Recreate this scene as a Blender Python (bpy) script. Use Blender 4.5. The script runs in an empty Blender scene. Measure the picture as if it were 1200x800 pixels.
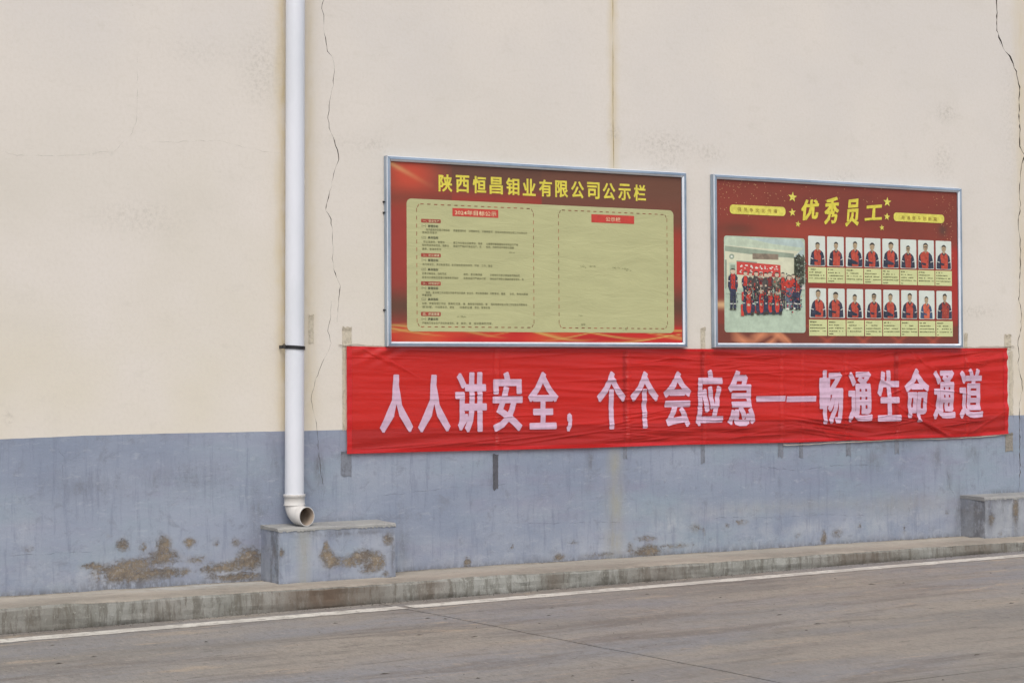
import bpy, bmesh, math, random
import numpy as np
from mathutils import Vector, Matrix, noise
from mathutils.geometry import delaunay_2d_cdt
random.seed(7)
SC = bpy.context.scene
COL = SC.collection

# ------------------------------------------------------------------ camera
FOC, YAW, PIT, ROL, DIST, ZC = 2263.287, 0.525580729, 0.0163273103, -0.0055069051, 11.35, 1.29643
_c, _s = math.cos(YAW), math.sin(YAW)
_r = Vector((_c, -_s, 0)); _f = Vector((_s, _c, 0)); _u = Vector((0, 0, 1))
FW = math.cos(PIT)*_f + math.sin(PIT)*_u
_u2 = -math.sin(PIT)*_f + math.cos(PIT)*_u
RT = math.cos(ROL)*_r + math.sin(ROL)*_u2
UP = -math.sin(ROL)*_r + math.cos(ROL)*_u2
cam_d = bpy.data.cameras.new('camera'); cam = bpy.data.objects.new('camera', cam_d); COL.objects.link(cam)
cam.matrix_world = Matrix(((RT.x, UP.x, -FW.x, 0), (RT.y, UP.y, -FW.y, -DIST), (RT.z, UP.z, -FW.z, ZC), (0, 0, 0, 1)))
cam_d.sensor_width = 36; cam_d.lens = FOC*36/1200; cam_d.clip_end = 2000; cam_d.clip_start = 0.1
SC.camera = cam

def W(px, py, y=0.0):
    """measure: photo pixel -> place on the plane y (the wall is y=0)"""
    d = FW + RT*((px-600)/FOC) - UP*((py-400)/FOC)
    t = (y+DIST)/d.y
    return Vector((0, -DIST, ZC)) + d*t

# ------------------------------------------------------------------ world, sun, exposure
SUN_EL, SUN_AZ = math.radians(52), math.radians(205)      # azimuth clockwise from +y; the sun is veiled, high behind the camera
wd = bpy.data.worlds.new('World'); SC.world = wd; wd.use_nodes = True
nt = wd.node_tree; bg = nt.nodes['Background']
sky = nt.nodes.new('ShaderNodeTexSky'); sky.sky_type = 'NISHITA'; sky.sun_disc = False
sky.sun_elevation = SUN_EL; sky.sun_rotation = SUN_AZ; sky.dust_density = 3.0; sky.air_density = 1.0
hs = nt.nodes.new('ShaderNodeHueSaturation'); hs.inputs['Saturation'].default_value = 0.6
nt.links.new(sky.outputs[0], hs.inputs['Color']); nt.links.new(hs.outputs[0], bg.inputs[0])
bg.inputs[1].default_value = 0.13
sl = bpy.data.lights.new('sun', 'SUN'); so = bpy.data.objects.new('sun', sl); COL.objects.link(so)
sl.energy = 1.2; sl.angle = math.radians(35); sl.color = (1.0, 0.965, 0.92)
sd = Vector((math.sin(SUN_AZ)*math.cos(SUN_EL), math.cos(SUN_AZ)*math.cos(SUN_EL), math.sin(SUN_EL)))
so.rotation_euler = sd.to_track_quat('Z', 'Y').to_euler()
SC.view_settings.view_transform = 'Standard'; SC.view_settings.look = 'None'
SC.view_settings.exposure = 0.38; SC.view_settings.gamma = 1.0

# ------------------------------------------------------------------ helpers
def lin(r, g, b, k=1.0):
    def f(c):
        c /= 255.0
        return (c/12.92 if c <= 0.04045 else ((c+0.055)/1.055)**2.4)*k
    return (f(r), f(g), f(b), 1.0)

lin0 = lin
def link(name, me, mats=(), parent=None):
    o = bpy.data.objects.new(name, me); COL.objects.link(o)
    for m in mats if isinstance(mats, (list, tuple)) else [mats]:
        me.materials.append(m)
    if parent: o.parent = parent
    return o
def mesh(name, v, f, mats, parent=None, mi=None, smooth=False):
    me = bpy.data.meshes.new(name); me.from_pydata([tuple(x) for x in v], [], f)
    o = link(name, me, mats, parent)
    if mi is not None: me.polygons.foreach_set('material_index', mi)
    if smooth: me.polygons.foreach_set('use_smooth', [True]*len(me.polygons))
    me.update(); return o
def bmo(name, bm, mats, parent=None, smooth=False):
    me = bpy.data.meshes.new(name); bm.to_mesh(me); bm.free()
    if smooth: me.polygons.foreach_set('use_smooth', [True]*len(me.polygons))
    return link(name, me, mats, parent)
def empty(name, loc=(0, 0, 0)):
    o = bpy.data.objects.new(name, None); COL.objects.link(o); o.location = loc; o.empty_display_size = 0.2
    return o
def tag(o, label, cat, group=None):
    o['label'] = label; o['category'] = cat
    if group: o['group'] = group
    return o
def struct(o): o['kind'] = 'structure'; return o
def keep(root):
    """parts are modelled in world coordinates: give children the inverse of the thing's place"""
    for ch in root.children:
        ch.matrix_parent_inverse = Matrix.Translation(root.location).inverted()
def box_bm(bm, x0, x1, y0, y1, z0, z1):
    vs = [bm.verts.new((x, y, z)) for z in (z0, z1) for y in (y0, y1) for x in (x0, x1)]
    for f in ((0, 2, 3, 1), (4, 5, 7, 6), (0, 1, 5, 4), (2, 6, 7, 3), (0, 4, 6, 2), (1, 3, 7, 5)):
        bm.faces.new([vs[i] for i in f])
def tube_bm(bm, pts, rad, n=10, cap=True):
    rings = []
    pts = [Vector(p) for p in pts]
    for i, p in enumerate(pts):
        t = (pts[min(i+1, len(pts)-1)]-pts[max(i-1, 0)]).normalized()
        a = t.cross(Vector((0, 1, 0.01))).normalized(); b = t.cross(a)
        r = rad[i] if isinstance(rad, (list, tuple)) else rad
        rings.append([bm.verts.new(p+(a*math.cos(k*2*math.pi/n)+b*math.sin(k*2*math.pi/n))*r) for k in range(n)])
    for i in range(len(rings)-1):
        for k in range(n):
            bm.faces.new((rings[i][k], rings[i][(k+1) % n], rings[i+1][(k+1) % n], rings[i+1][k]))
    if cap:
        bm.faces.new(rings[0][::-1]); bm.faces.new(rings[-1])
    return rings
def attr(me, name, cols):
    a = me.color_attributes.new(name, 'FLOAT_COLOR', 'POINT')
    a.data.foreach_set('color', np.asarray(cols, dtype=np.float32).ravel())

# ------------------------------------------------------------------ material builder
class M:
    def __init__(s, name, rough=0.8, metal=0.0, spec=0.5):
        s.m = bpy.data.materials.new(name); s.m.use_nodes = True; s.t = s.m.node_tree
        s.p = s.t.nodes['Principled BSDF']; s.p.inputs['Roughness'].default_value = rough
        s.p.inputs['Metallic'].default_value = metal; s.p.inputs['Specular IOR Level'].default_value = spec
        s.co = s.n('ShaderNodeTexCoord').outputs['Object']
    def n(s, t, **k):
        x = s.t.nodes.new(t)
        for a, b in k.items(): setattr(x, a, b)
        return x
    def l(s, a, b): s.t.links.new(a, b)
    def put(s, sock, v):
        if isinstance(v, bpy.types.NodeSocket): s.l(v, sock)
        else: sock.default_value = v
    def noise(s, scale, detail=4, rough=0.6, stretch=(1, 1, 1), dist=0.0, off=(0, 0, 0)):
        mp = s.n('ShaderNodeMapping'); mp.inputs['Scale'].default_value = stretch; mp.inputs['Location'].default_value = off
        s.l(s.co, mp.inputs[0]); x = s.n('ShaderNodeTexNoise'); s.l(mp.outputs[0], x.inputs['Vector'])
        x.inputs['Scale'].default_value = scale; x.inputs['Detail'].default_value = detail
        x.inputs['Roughness'].default_value = rough; x.inputs['Distortion'].default_value = dist
        return x.outputs['Fac']
    def mix(s, a, b, f, mode='MIX'):
        x = s.n('ShaderNodeMix', data_type='RGBA', blend_type=mode)
        s.put(x.inputs[0], f); s.put(x.inputs[6], a); s.put(x.inputs[7], b); return x.outputs[2]
    def ramp(s, v, lo, hi, a=0.0, b=1.0):
        x = s.n('ShaderNodeMapRange', interpolation_type='SMOOTHSTEP'); s.put(x.inputs[0], v)
        for i, q in enumerate((lo, hi, a, b)): s.put(x.inputs[i+1], q)
        return x.outputs[0]
    def math(s, op, a, b=0.0):
        x = s.n('ShaderNodeMath', operation=op); s.put(x.inputs[0], a); s.put(x.inputs[1], b); return x.outputs[0]
    def attr(s, name):
        x = s.n('ShaderNodeAttribute', attribute_name=name); sp = s.n('ShaderNodeSeparateColor'); s.l(x.outputs['Color'], sp.inputs[0])
        return x.outputs['Color'], sp.outputs[0], sp.outputs[1], sp.outputs[2], x.outputs['Alpha']
    def col(s, v): s.put(s.p.inputs['Base Color'], v); return s
    def bump(s, h, dist=0.002, st=0.5):
        x = s.n('ShaderNodeBump'); x.inputs['Distance'].default_value = dist; x.inputs['Strength'].default_value = st
        s.l(h, x.inputs['Height']); s.l(x.outputs[0], s.p.inputs['Normal']); return s

def mat_wall():
    m = M('cream_plaster_paint', 0.9, spec=0.25)
    _, R, G, B, A = m.attr('m')
    c = m.mix(lin(211, 205, 198, .97), lin(211, 203, 184, .97), m.math('MULTIPLY', B, 0.8))  # B yellows the paint low down, in place of light bounced off the ground
    c = m.mix(c, lin(213, 206, 197), m.ramp(m.noise(0.9, 3, 0.5), 0.35, 0.7))
    c = m.mix(c, lin(196, 190, 178), m.ramp(m.noise(1.6, 6, 0.65, (0.7, 1, 1.0), off=(3, 0, 1)), 0.5, 0.85, 0, 0.35))
    c = m.mix(c, lin(190, 184, 172), m.ramp(m.noise(7, 6, 0.75, (0.6, 1, 1.2), 0.4), 0.54, 0.72, 0, 0.28))
    c = m.mix(c, lin(196, 178, 136), m.math('MULTIPLY', R, m.ramp(m.noise(6, 5, 0.7, (3, 1, .4)), 0.2, 0.7, .35, .9)))
    c = m.mix(c, lin(148, 142, 130), m.math('MULTIPLY', G, m.ramp(m.noise(38, 5, 0.75, (1, 1, 1)), 0.42, 0.68)))
    c = m.mix(c, lin(120, 112, 100), m.ramp(m.noise(30, 3, 0.85), 0.70, 0.74, 0, 0.5))
    c = m.mix(c, lin(200, 192, 180), m.ramp(m.noise(45, 3, 0.7), 0.4, 0.7, 0, 0.3))
    m.col(c); h = m.math('ADD', m.noise(55, 5, 0.7), m.math('MULTIPLY', m.noise(3, 4, 0.55, (.6, 1, 1.1)), 3.0)); m.bump(h, 0.0028, 0.36)
    return m.m
def mat_dado(name='blue_grey_dado_paint', bare=False):
    m = M(name, 0.78, spec=0.35)
    _, R, G, B, A = m.attr('m')
    if bare:
        c = m.mix(lin(126, 130, 138), lin(152, 156, 162), m.ramp(m.noise(3, 5, .6), .3, .7))
    else:
        c = m.mix(lin(128, 137, 154), lin(146, 153, 167), m.ramp(m.noise(1.3, 4, 0.55, (0.6, 1, 1)), 0.32, 0.68))
        c = m.mix(c, lin(136, 149, 160), m.ramp(m.noise(2.3, 4, 0.6, (0.5, 1, 1.2), off=(5, 1, 2)), 0.45, 0.7, 0, .8))
        c = m.mix(c, lin(134, 134, 152), m.ramp(m.noise(3.1, 5, 0.65, (0.4, 1, 1.4), off=(1, 4, 6)), 0.5, 0.75, 0, .6))
    c = m.mix(c, lin(176, 178, 182), m.math('MULTIPLY', B, m.ramp(m.noise(5, 7, 0.72, (1, 1, 1)), 0.3, 0.72)))
    st = m.noise(5, 5, 0.7, (5, 1, 0.5))
    c = m.mix(c, lin(106, 112, 130), m.ramp(st, 0.5, 0.72, 0, 0.5))
    c = m.mix(c, lin(118, 122, 132), m.ramp(m.noise(9, 7, 0.8, (1, 1, 1), 0.5, off=(2, 0, 9)), 0.52, 0.66, 0, .5))
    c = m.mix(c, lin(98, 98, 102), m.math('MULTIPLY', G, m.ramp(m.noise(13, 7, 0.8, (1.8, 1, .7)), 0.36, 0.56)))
    c = m.mix(c, lin(150, 148, 136), m.math('MULTIPLY', A, m.ramp(m.noise(7, 5, 0.7, (3, 1, .5)), 0.25, 0.6, .2, .8)))
    c = m.mix(c, lin(132, 124, 112), m.math('MULTIPLY', m.ramp(R, .03, .7, 0, .75), m.ramp(m.noise(10, 7, .8, (1, 1, .8), off=(6, 6, 1)), .40, .56)))
    fine = m.noise(30, 10, 0.88, (1, 1, 1.25), 0.3)
    pk = m.ramp(m.math('ADD', m.math('MULTIPLY', R, 1.0), m.math('MULTIPLY', m.math('SUBTRACT', fine, 0.5), 3.8)), 0.38, 0.74)
    pk = m.math('MULTIPLY', pk, m.ramp(R, 0.08, 0.3))
    flk = m.math('MULTIPLY', m.ramp(m.noise(75, 6, .85), .50, .58), m.ramp(m.math('ADD', m.math('MULTIPLY', R, .9), m.math('SUBTRACT', m.noise(8, 6, .75, off=(8, 8, 8)), .5)), .12, .5))
    pk = m.math('MAXIMUM', pk, m.math('MULTIPLY', flk, .75))
    pl = m.mix(lin(136, 122, 102), lin(106, 97, 88), m.ramp(m.noise(9, 6, 0.8, off=(3, 3, 3)), 0.40, 0.58))
    pl = m.mix(pl, lin(172, 160, 140), m.ramp(m.noise(70, 4, 0.8), 0.55, 0.75, 0, .6))
    c = m.mix(c, pl, pk)
    cr = m.ramp(m.noise(48, 6, .85, off=(2, 6, 4)), .52, .60)
    c = m.mix(c, lin(168, 170, 174), m.math('MULTIPLY', m.math('MULTIPLY', cr, m.ramp(R, .1, .6)), .4))
    c = m.mix(c, lin(166, 171, 180), m.ramp(m.noise(18, 7, .8, (.5, 1, 1.3), .4, off=(1, 2, 3)), .54, .66, 0, .35))
    sp = m.ramp(m.noise(34, 5, 0.85, off=(7, 7, 7)), 0.655, 0.69, 0, 0.6)
    c = m.mix(c, lin(88, 84, 80), sp)
    m.col(c)
    h = m.math('ADD', m.noise(48, 6, 0.75), m.math('MULTIPLY', m.noise(5, 6, 0.65, (.5, 1, 1.2)), 2.0))
    h = m.math('SUBTRACT', h, m.math('MULTIPLY', pk, 1.6)); m.bump(h, 0.004, 0.6)
    return m.m
def mat_concrete(name, a, b, dark, streak=0.0, along=(1, 1, 1), rough=0.9, bumpd=0.003, sk=(8, 8, 0.35), speck=0.5):
    m = M(name, rough, spec=0.25)
    c = m.mix(a, b, m.ramp(m.noise(2.2, 6, 0.65, along), 0.32, 0.68))
    c = m.mix(c, dark, m.ramp(m.noise(9, 7, 0.75, along, off=(4, 2, 8)), 0.5, 0.78, 0, 0.55))
    if streak:
        c = m.mix(c, dark, m.ramp(m.noise(2.6, 7, 0.78, sk), 0.47, 0.58, 0, streak))
        c = m.mix(c, lin(176, 176, 170), m.ramp(m.noise(2.2, 6, 0.7, sk, off=(9, 0, 3)), 0.55, 0.72, 0, streak*.6))
    c = m.mix(c, tuple(x*0.55 for x in dark[:3])+(1,), m.ramp(m.noise(40, 5, 0.85, (1, .5, 1)), 0.58, 0.68, 0, speck))
    c = m.mix(c, tuple(min(1, x*1.3) for x in b[:3])+(1,), m.ramp(m.noise(36, 5, 0.85, (1, .4, 1), off=(6, 1, 6)), 0.55, 0.66, 0, .5))
    _, KR, KG, KB, KA = m.attr('k')                       # marks with a place of their own: rust-brown wash stains, dark edge lines, lime bloom
    c = m.mix(c, lin(100, 86, 74), m.math('MULTIPLY', KR, m.ramp(m.noise(4, 7, .75, (2, 1, .6)), .28, .56, .5, 1)))
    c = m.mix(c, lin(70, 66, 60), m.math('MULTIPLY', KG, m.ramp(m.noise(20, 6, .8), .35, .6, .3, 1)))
    c = m.mix(c, lin(196, 196, 194), m.math('MULTIPLY', KB, m.ramp(m.noise(7, 7, .75), .36, .6)))
    m.col(c); h = m.math('ADD', m.noise(85, 5, 0.8), m.math('MULTIPLY', m.noise(8, 6, 0.7), 1.5)); m.bump(h, bumpd, 0.6)
    return m.m
def mat_road():
    m = M('road_concrete', 0.72, spec=0.35)
    lin = lambda *a: lin0(*a, .83)
    c = m.mix(lin(140, 135, 128), lin(158, 150, 139), m.ramp(m.noise(0.8, 4, 0.6, (0.35, 1.2, 1)), 0.42, 0.56))
    c = m.mix(c, lin(140, 140, 143), m.ramp(m.noise(0.7, 5, 0.6, (0.5, 1.3, 1), off=(7, 3, 0)), 0.42, 0.66, 0, .9))
    c = m.mix(c, lin(122, 115, 108), m.ramp(m.noise(2.4, 9, 0.8, (0.3, 1.6, 1), .4), 0.50, 0.62, 0, 0.75))
    c = m.mix(c, lin(178, 162, 142), m.ramp(m.noise(3.2, 9, 0.8, (0.4, 1.5, 1), .3, off=(2, 9, 0)), 0.55, 0.66, 0, 0.85))
    c = m.mix(c, lin(112, 106, 100), m.ramp(m.noise(30, 6, 0.82, (1.1, .34, 1)), 0.50, 0.62, 0, 0.45))
    c = m.mix(c, lin(182, 170, 155), m.ramp(m.noise(34, 6, 0.82, (1.2, .3, 1), off=(3, 0, 5)), 0.54, 0.66, 0, 0.45))
    c = m.mix(c, lin(75, 70, 66), m.ramp(m.noise(9, 4, 0.9, (.5, 2.2, 1), off=(1, 1, 1)), 0.635, 0.66, 0, 0.8))
    c = m.mix(c, lin(96, 92, 88), m.ramp(m.noise(95, 3, .8, (1, .38, 1), off=(8, 8, 0)), .48, .62, 0, .32))
    m.col(c); m.l(m.ramp(m.noise(1.2, 4, .6, (.4, 1, 1)), .35, .7, .58, .85), m.p.inputs['Roughness'])
    m.bump(m.math('ADD', m.noise(120, 4, 0.8), m.math('MULTIPLY', m.noise(10, 6, 0.75, (.5, 1.5, 1)), 1.2)), 0.004, 0.6)
    return m.m
def mat_line():
    m = M('worn_white_road_paint', 0.7)
    w = m.ramp(m.noise(22, 7, 0.8, (.6, .6, 1)), 0.50, 0.58)
    c = m.mix(lin(200, 196, 186), lin(146, 140, 132), m.math('MULTIPLY', w, .8))
    c = m.mix(c, lin(172, 167, 158), m.ramp(m.noise(3, 6, .7), .45, .62, 0, .8))
    m.col(c); m.bump(m.noise(80, 4, .8), .002, .5); return m.m
def plain(name, c, rough=0.6, metal=0.0, var=0.12, sc=12, bump=0.0, spec=0.5):
    m = M(name, rough, metal, spec)
    d = tuple(x*(1-var*2) for x in c[:3])+(1,); u = tuple(min(1, x*(1+var)) for x in c[:3])+(1,)
    m.col(m.mix(d, u, m.ramp(m.noise(sc, 5, 0.7), 0.3, 0.7)))
    if bump: m.bump(m.noise(sc*4, 4, .7), bump, .5)
    return m.m
def mat_print(name, var=0.10, fade=(150, 140, 110)):
    """flat print read from the sheet's own colours"""
    m = M(name, 0.5, spec=0.4)
    c = m.attr('print')[0]
    c = m.mix(c, lin(*fade), m.ramp(m.noise(14, 6, .8), .62, .8, 0, .25))
    c = m.mix(c, (0.02, 0.015, 0.01, 1), m.ramp(m.noise(5, 6, .7, (1, 1, 1.5)), .45, .75, 0, var))
    m.col(c); m.bump(m.noise(2.2, 4, .6, (.7, 1, 2.0)), 0.01, .5); return m.m
def mat_paper(name, c, dirt):
    m = M(name, 0.55, spec=0.35)
    k = m.mix(c, tuple(x*0.93 for x in c[:3])+(1,), m.ramp(m.noise(3.0, 6, .6, (.7, 1, 2.4), .6), .35, .65))
    k = m.mix(k, dirt, m.ramp(m.noise(7, 7, .8, (.8, 1, 2), .5, off=(4, 4, 2)), .62, .78, 0, .45))
    m.col(k); m.bump(m.noise(3.5, 5, .62, (.6, 1, 2.6), .8), 0.012, .5); return m.m
def mat_banner(red, see, name):
    m = M(name, 0.27, spec=0.7)
    c = m.mix(red, tuple(x*.86 for x in red[:3])+(1,), m.ramp(m.noise(2, 6, .7, (.6, 1, 2)), .35, .7))
    m.col(c)
    w = m.n('ShaderNodeTexWave', wave_type='BANDS', bands_direction='X'); w.inputs['Scale'].default_value = 60
    m.l(m.co, w.inputs['Vector'])
    m.bump(m.math('ADD', m.noise(9, 6, .7, (.3, 1, 3.0), .8), m.math('MULTIPLY', m.noise(200, 2, .5), .1)), 0.009, .5)
    tr = m.n('ShaderNodeBsdfTransparent'); tr.inputs[0].default_value = (1.0, 0.2, 0.17, 1)
    mx = m.n('ShaderNodeMixShader'); mx.inputs[0].default_value = see
    out = m.t.nodes['Material Output']
    m.l(m.p.outputs[0], mx.inputs[1]); m.l(tr.outputs[0], mx.inputs[2]); m.l(mx.outputs[0], out.inputs[0])
    return m.m

WALL = mat_wall(); DADO = mat_dado(); BARE = mat_dado('weathered_cement_render', True)
CORE = plain('wall_core_mortar', lin(98, 90, 80), .95, bump=.002)
KTOP = mat_concrete('kerb_top_concrete', lin(148, 142, 131), lin(170, 161, 148), lin(108, 102, 96), 0, (.5, 1, 1))
KFRONT = mat_concrete('kerb_face_concrete', lin(132, 132, 125), lin(156, 156, 150), lin(96, 93, 84), .68, sk=(4, 4, .6))
BTOP = mat_concrete('plinth_top_cement', lin(134, 134, 134), lin(156, 155, 150), lin(96, 95, 92), 0)
ROAD = mat_road(); LINE = mat_line()
SEAL = plain('joint_tar', lin(46, 42, 40), .9, bump=.002)
EARTH = plain('far_ground_earth', lin(132, 124, 112), .95, sc=1.0)
SEALANT = plain('yellowed_joint_sealant', lin(168, 150, 112), .7, sc=30)
PVC = M('white_pvc', 0.38, spec=.5)
PVC.col(PVC.mix(PVC.mix(lin(214, 216, 222), lin(206, 209, 214), PVC.ramp(PVC.noise(3, 5, .7, (1, 1, .4)), .35, .7)), lin(150, 142, 130), PVC.ramp(PVC.noise(40, 4, .8), .68, .78, 0, .5)))
PVC = PVC.m
PVCE = M('aged_white_pvc', 0.5)
PVCE.col(PVCE.mix(PVCE.mix(lin(205, 203, 200), lin(190, 186, 180), PVCE.noise(6, 5, .7)), lin(140, 130, 116), PVCE.ramp(PVCE.noise(18, 6, .8), .56, .74, 0, .6)))
PVCE = PVCE.m
PVCIN = plain('pipe_inside_scale', lin(150, 136, 122), .8, sc=20)
BLACKM = plain('black_clamp_metal', lin(42, 42, 44), .5, .3, sc=20)
ALU = M('brushed_aluminium', 0.32, metal=.6)
ALU.col(ALU.mix(lin(172, 186, 202), lin(140, 156, 174), ALU.ramp(ALU.noise(6, 5, .75, (.3, 1, .3)), .35, .7))); ALU.bump(ALU.noise(6, 4, .6), .003, .4)
ALU = ALU.m
LIP = plain('highlit_aluminium_lip', lin(226, 231, 238), .3, .35, sc=9, var=.05)  # frame bevels coloured brighter than ALU, their highlight painted in
BACKB = plain('board_backing', lin(120, 118, 112), .8)
P1 = mat_print('printed_red_vinyl'); CREAMP = mat_paper('cream_notice_print', lin(180, 179, 133), lin(120, 125, 85))
YEL = plain('yellow_print', lin(214, 200, 72), .5, sc=25, var=.08)
YEL2 = plain('pale_gold_print', lin(216, 206, 92), .5, sc=25, var=.1)
REDP = plain('red_print', lin(190, 62, 50), .5, sc=20, var=.06)
REDD = plain('dark_red_print', lin(158, 68, 52), .5, sc=20)
DASH = plain('dash_print', lin(150, 82, 56), .6, sc=9, var=.3)
WHT = plain('cream_lettering_print', lin(226, 214, 170), .5)
INK = plain('ink_print', lin(96, 96, 62), .6); INKB = plain('bold_ink_print', lin(58, 62, 44), .6)
CARD = plain('caption_card_print', lin(200, 204, 148), .5, sc=10, var=.04)
GLUE = plain('letter_pink_fabric', lin(200, 168, 188), .6, sc=30, var=.05)
BAN = mat_banner(lin(214, 48, 42), 0.50, 'thin_red_banner_cloth'); HEM = mat_banner(lin(204, 24, 26), 0.15, 'doubled_red_banner_cloth')
CORD = plain('pale_cord', lin(186, 180, 166), .8)
def mat_tape(name, c):
    m = M(name, .45); m.col(m.mix(c, tuple(x*.6 for x in c[:3])+(1,), m.ramp(m.noise(30, 6, .8, (1, 1, .6)), .45, .7)))
    m.bump(m.noise(40, 4, .7), .003, .6); return m.m
TAPEB = mat_tape('beige_dirty_tape', lin(194, 184, 164)); TAPEG = mat_tape('grey_dirty_tape', lin(120, 124, 133))
TAPEK = mat_tape('blackened_tape', lin(86, 86, 92))

# ------------------------------------------------------------------ ground and road
def zr(x):                                                        # the road climbs gently to the right
    x = max(-3.0, min(14.0, x)); return -0.142 + 0.0092*(x-2.9)
struct(mesh('ground', [(-200, -200, -.42), (200, -200, -.42), (200, 200, -.42), (-200, 200, -.42)], [(0, 1, 2, 3)], EARTH))
road_v, road_f = [], []
xs = [-30, -3, 14, 40]
for x in xs:
    for y in (-24, 0.02): road_v.append((x, y, zr(x)-.03))
for x in xs:
    for y in (-24, 0.02): road_v.append((x, y, -.45))
for i in range(3): road_f.append((2*i, 2*i+2, 2*i+3, 2*i+1))
n8 = 8
for i in range(3): road_f += [(2*i, 2*i+n8, 2*i+2+n8, 2*i+2), (2*i+1, 2*i+3, 2*i+3+n8, 2*i+1+n8)]
road_f += [(0, 1, 1+n8, n8), (6, 6+n8, 7+n8, 7)]
road = struct(mesh('road', road_v, road_f, SEAL))
def seam(k, y):                                                   # cross joints, slightly out of square, a little wandering
    return 5.335 + 6.0*k + (-y-1.6)*0.055 + 0.006*math.sin(y*3.1+k) + .004*math.sin(y*9+k)
rows = [(-0.585, -4.6), (-4.6, -9.2), (-9.2, -13.8), (-13.8, -18.4), (-18.4, -23.0)]
slab0 = None
for ri, (ya, yb) in enumerate(rows):
    for k in range(-5, 5):
        v, f = [], []; N, Q = 12, 12
        for i in range(N+1):
            y = ya-.007 + (yb+.007-(ya-.007))*i/N
            xa, xb = seam(k, y)+.0075, seam(k+1, y)-.0075
            for j in range(Q+1):
                x = xa+(xb-xa)*j/Q; e = .0015 if i in (0, N) or j in (0, Q) else 0
                v.append((x, y + (.003*math.sin(x*5) if i in (0, N) and ri > 0 else 0), zr(x)-e))
        for i in range(N):
            for j in range(Q):
                a = i*(Q+1)+j; f.append((a, a+Q+1, a+Q+2, a+1))
        # skirt
        ring = [j for j in range(Q+1)] + [(i)*(Q+1)+Q for i in range(1, N+1)] + [N*(Q+1)+j for j in range(Q-1, -1, -1)] + [i*(Q+1) for i in range(N-1, 0, -1)]
        b0 = len(v)
        for r_ in ring: v.append((v[r_][0], v[r_][1], v[r_][2]-.06))
        for i in range(len(ring)):
            j = (i+1) % len(ring); f.append((ring[i], ring[j], b0+j, b0+i))
        mesh('slab', v, f, ROAD, road)
# painted edge line: one sheet 4 mm up, ragged edges, broken at the slab joint
lv, lf = [], []
x = -24.0; rnd = random.Random(3)
while x < 34:
    a = -.793+rnd.uniform(-.008, .008); b = -.94+rnd.uniform(-.008, .008)
    lv += [(x, a, zr(x)+.0022), (x, b, zr(x)+.0022)]; x += .05
gap = seam(0, -.86)
for i in range(len(lv)//2-1):
    if abs(lv[2*i][0]-gap) < .03: continue
    lf.append((2*i, 2*i+1, 2*i+3, 2*i+2))
struct(mesh('edge_line', lv, lf, LINE))

# ------------------------------------------------------------------ kerb (level concrete ledge the plinths stand on)
def slab_grid(x0, x1, nx, prof, jit, seed):
    """sweep a profile of (y, z) along x with small uneven offsets"""
    v, f = [], []
    for i in range(nx+1):
        x = x0+(x1-x0)*i/nx
        for j, (y, z) in enumerate(prof):
            q = noise.noise(Vector((x*2.3, j*3.7+seed, 0)))*jit + noise.noise(Vector((x*11, j*1.7+seed, 5)))*jit*.5
            v.append((x, y+(q if 0 < j < len(prof)-1 else 0), z+(q*.8 if 0 < j < len(prof)-1 else 0)))
    P = len(prof)
    for i in range(nx):
        for j in range(P-1):
            a = i*P+j; f.append((a, a+P, a+P+1, a+1))
    return v, f
kp = [(0.02, -.002), (0.0, 0.0), (-.04, 0.0), (-.1, .001), (-.2, .001), (-.3, .001), (-.42, .001), (-.560, 0.0), (-.574, -.004), (-.580, -.016), (-.582, -.05), (-.582, -.08), (-.582, -.11), (-.582, -.14), (-.581, -.3)]
v, f = slab_grid(-22, 2, 60, kp, .006, 0); v2, f2 = slab_grid(2, 12.4, 420, kp, .009, 0); v3, f3 = slab_grid(12.4, 34, 50, kp, .006, 0)
f2 = [tuple(i+len(v) for i in q) for q in f2]; f3 = [tuple(i+len(v)+len(v2) for i in q) for q in f3]
allf = f+f2+f3; P = len(kp)
mi = [0 if (q[0] % P) < 8 else 1 for q in allf]
mi = []
for q in f: mi.append(0 if (q[0] % P) < 8 else 1)
for q in f2: mi.append(0 if ((q[0]-len(v)) % P) < 8 else 1)
for q in f3: mi.append(0 if ((q[0]-len(v)-len(v2)) % P) < 8 else 1)
kerb = struct(mesh('kerb', v+v2+v3, allf, [KTOP, KFRONT], None, mi))
def km(p):
    x, y, z = p; g = math.exp
    def B(px, rx): c = W(px, 690, -.58).x; return g(-((x-c)/(rx/165.0))**2)
    if z < -.01:
        a = max(1.0*B(385, 72), .3*B(200, 40), .7*B(505, 22), .6*B(650, 14), .5*B(780, 60), .6*B(1010, 70), .55*B(1150, 60), .3*B(30, 60))
        return (a, .75*g(-((z-zr(x))/.02)**2), .0, 1)
    k = .8*max(0, 1-abs(y+.12)/.14)*max(B(245, 60), .6*B(330, 40))
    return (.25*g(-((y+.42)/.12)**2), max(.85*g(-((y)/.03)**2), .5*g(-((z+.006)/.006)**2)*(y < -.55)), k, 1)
attr(kerb.data, 'k', [km(p) for p in v+v2+v3])

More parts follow.
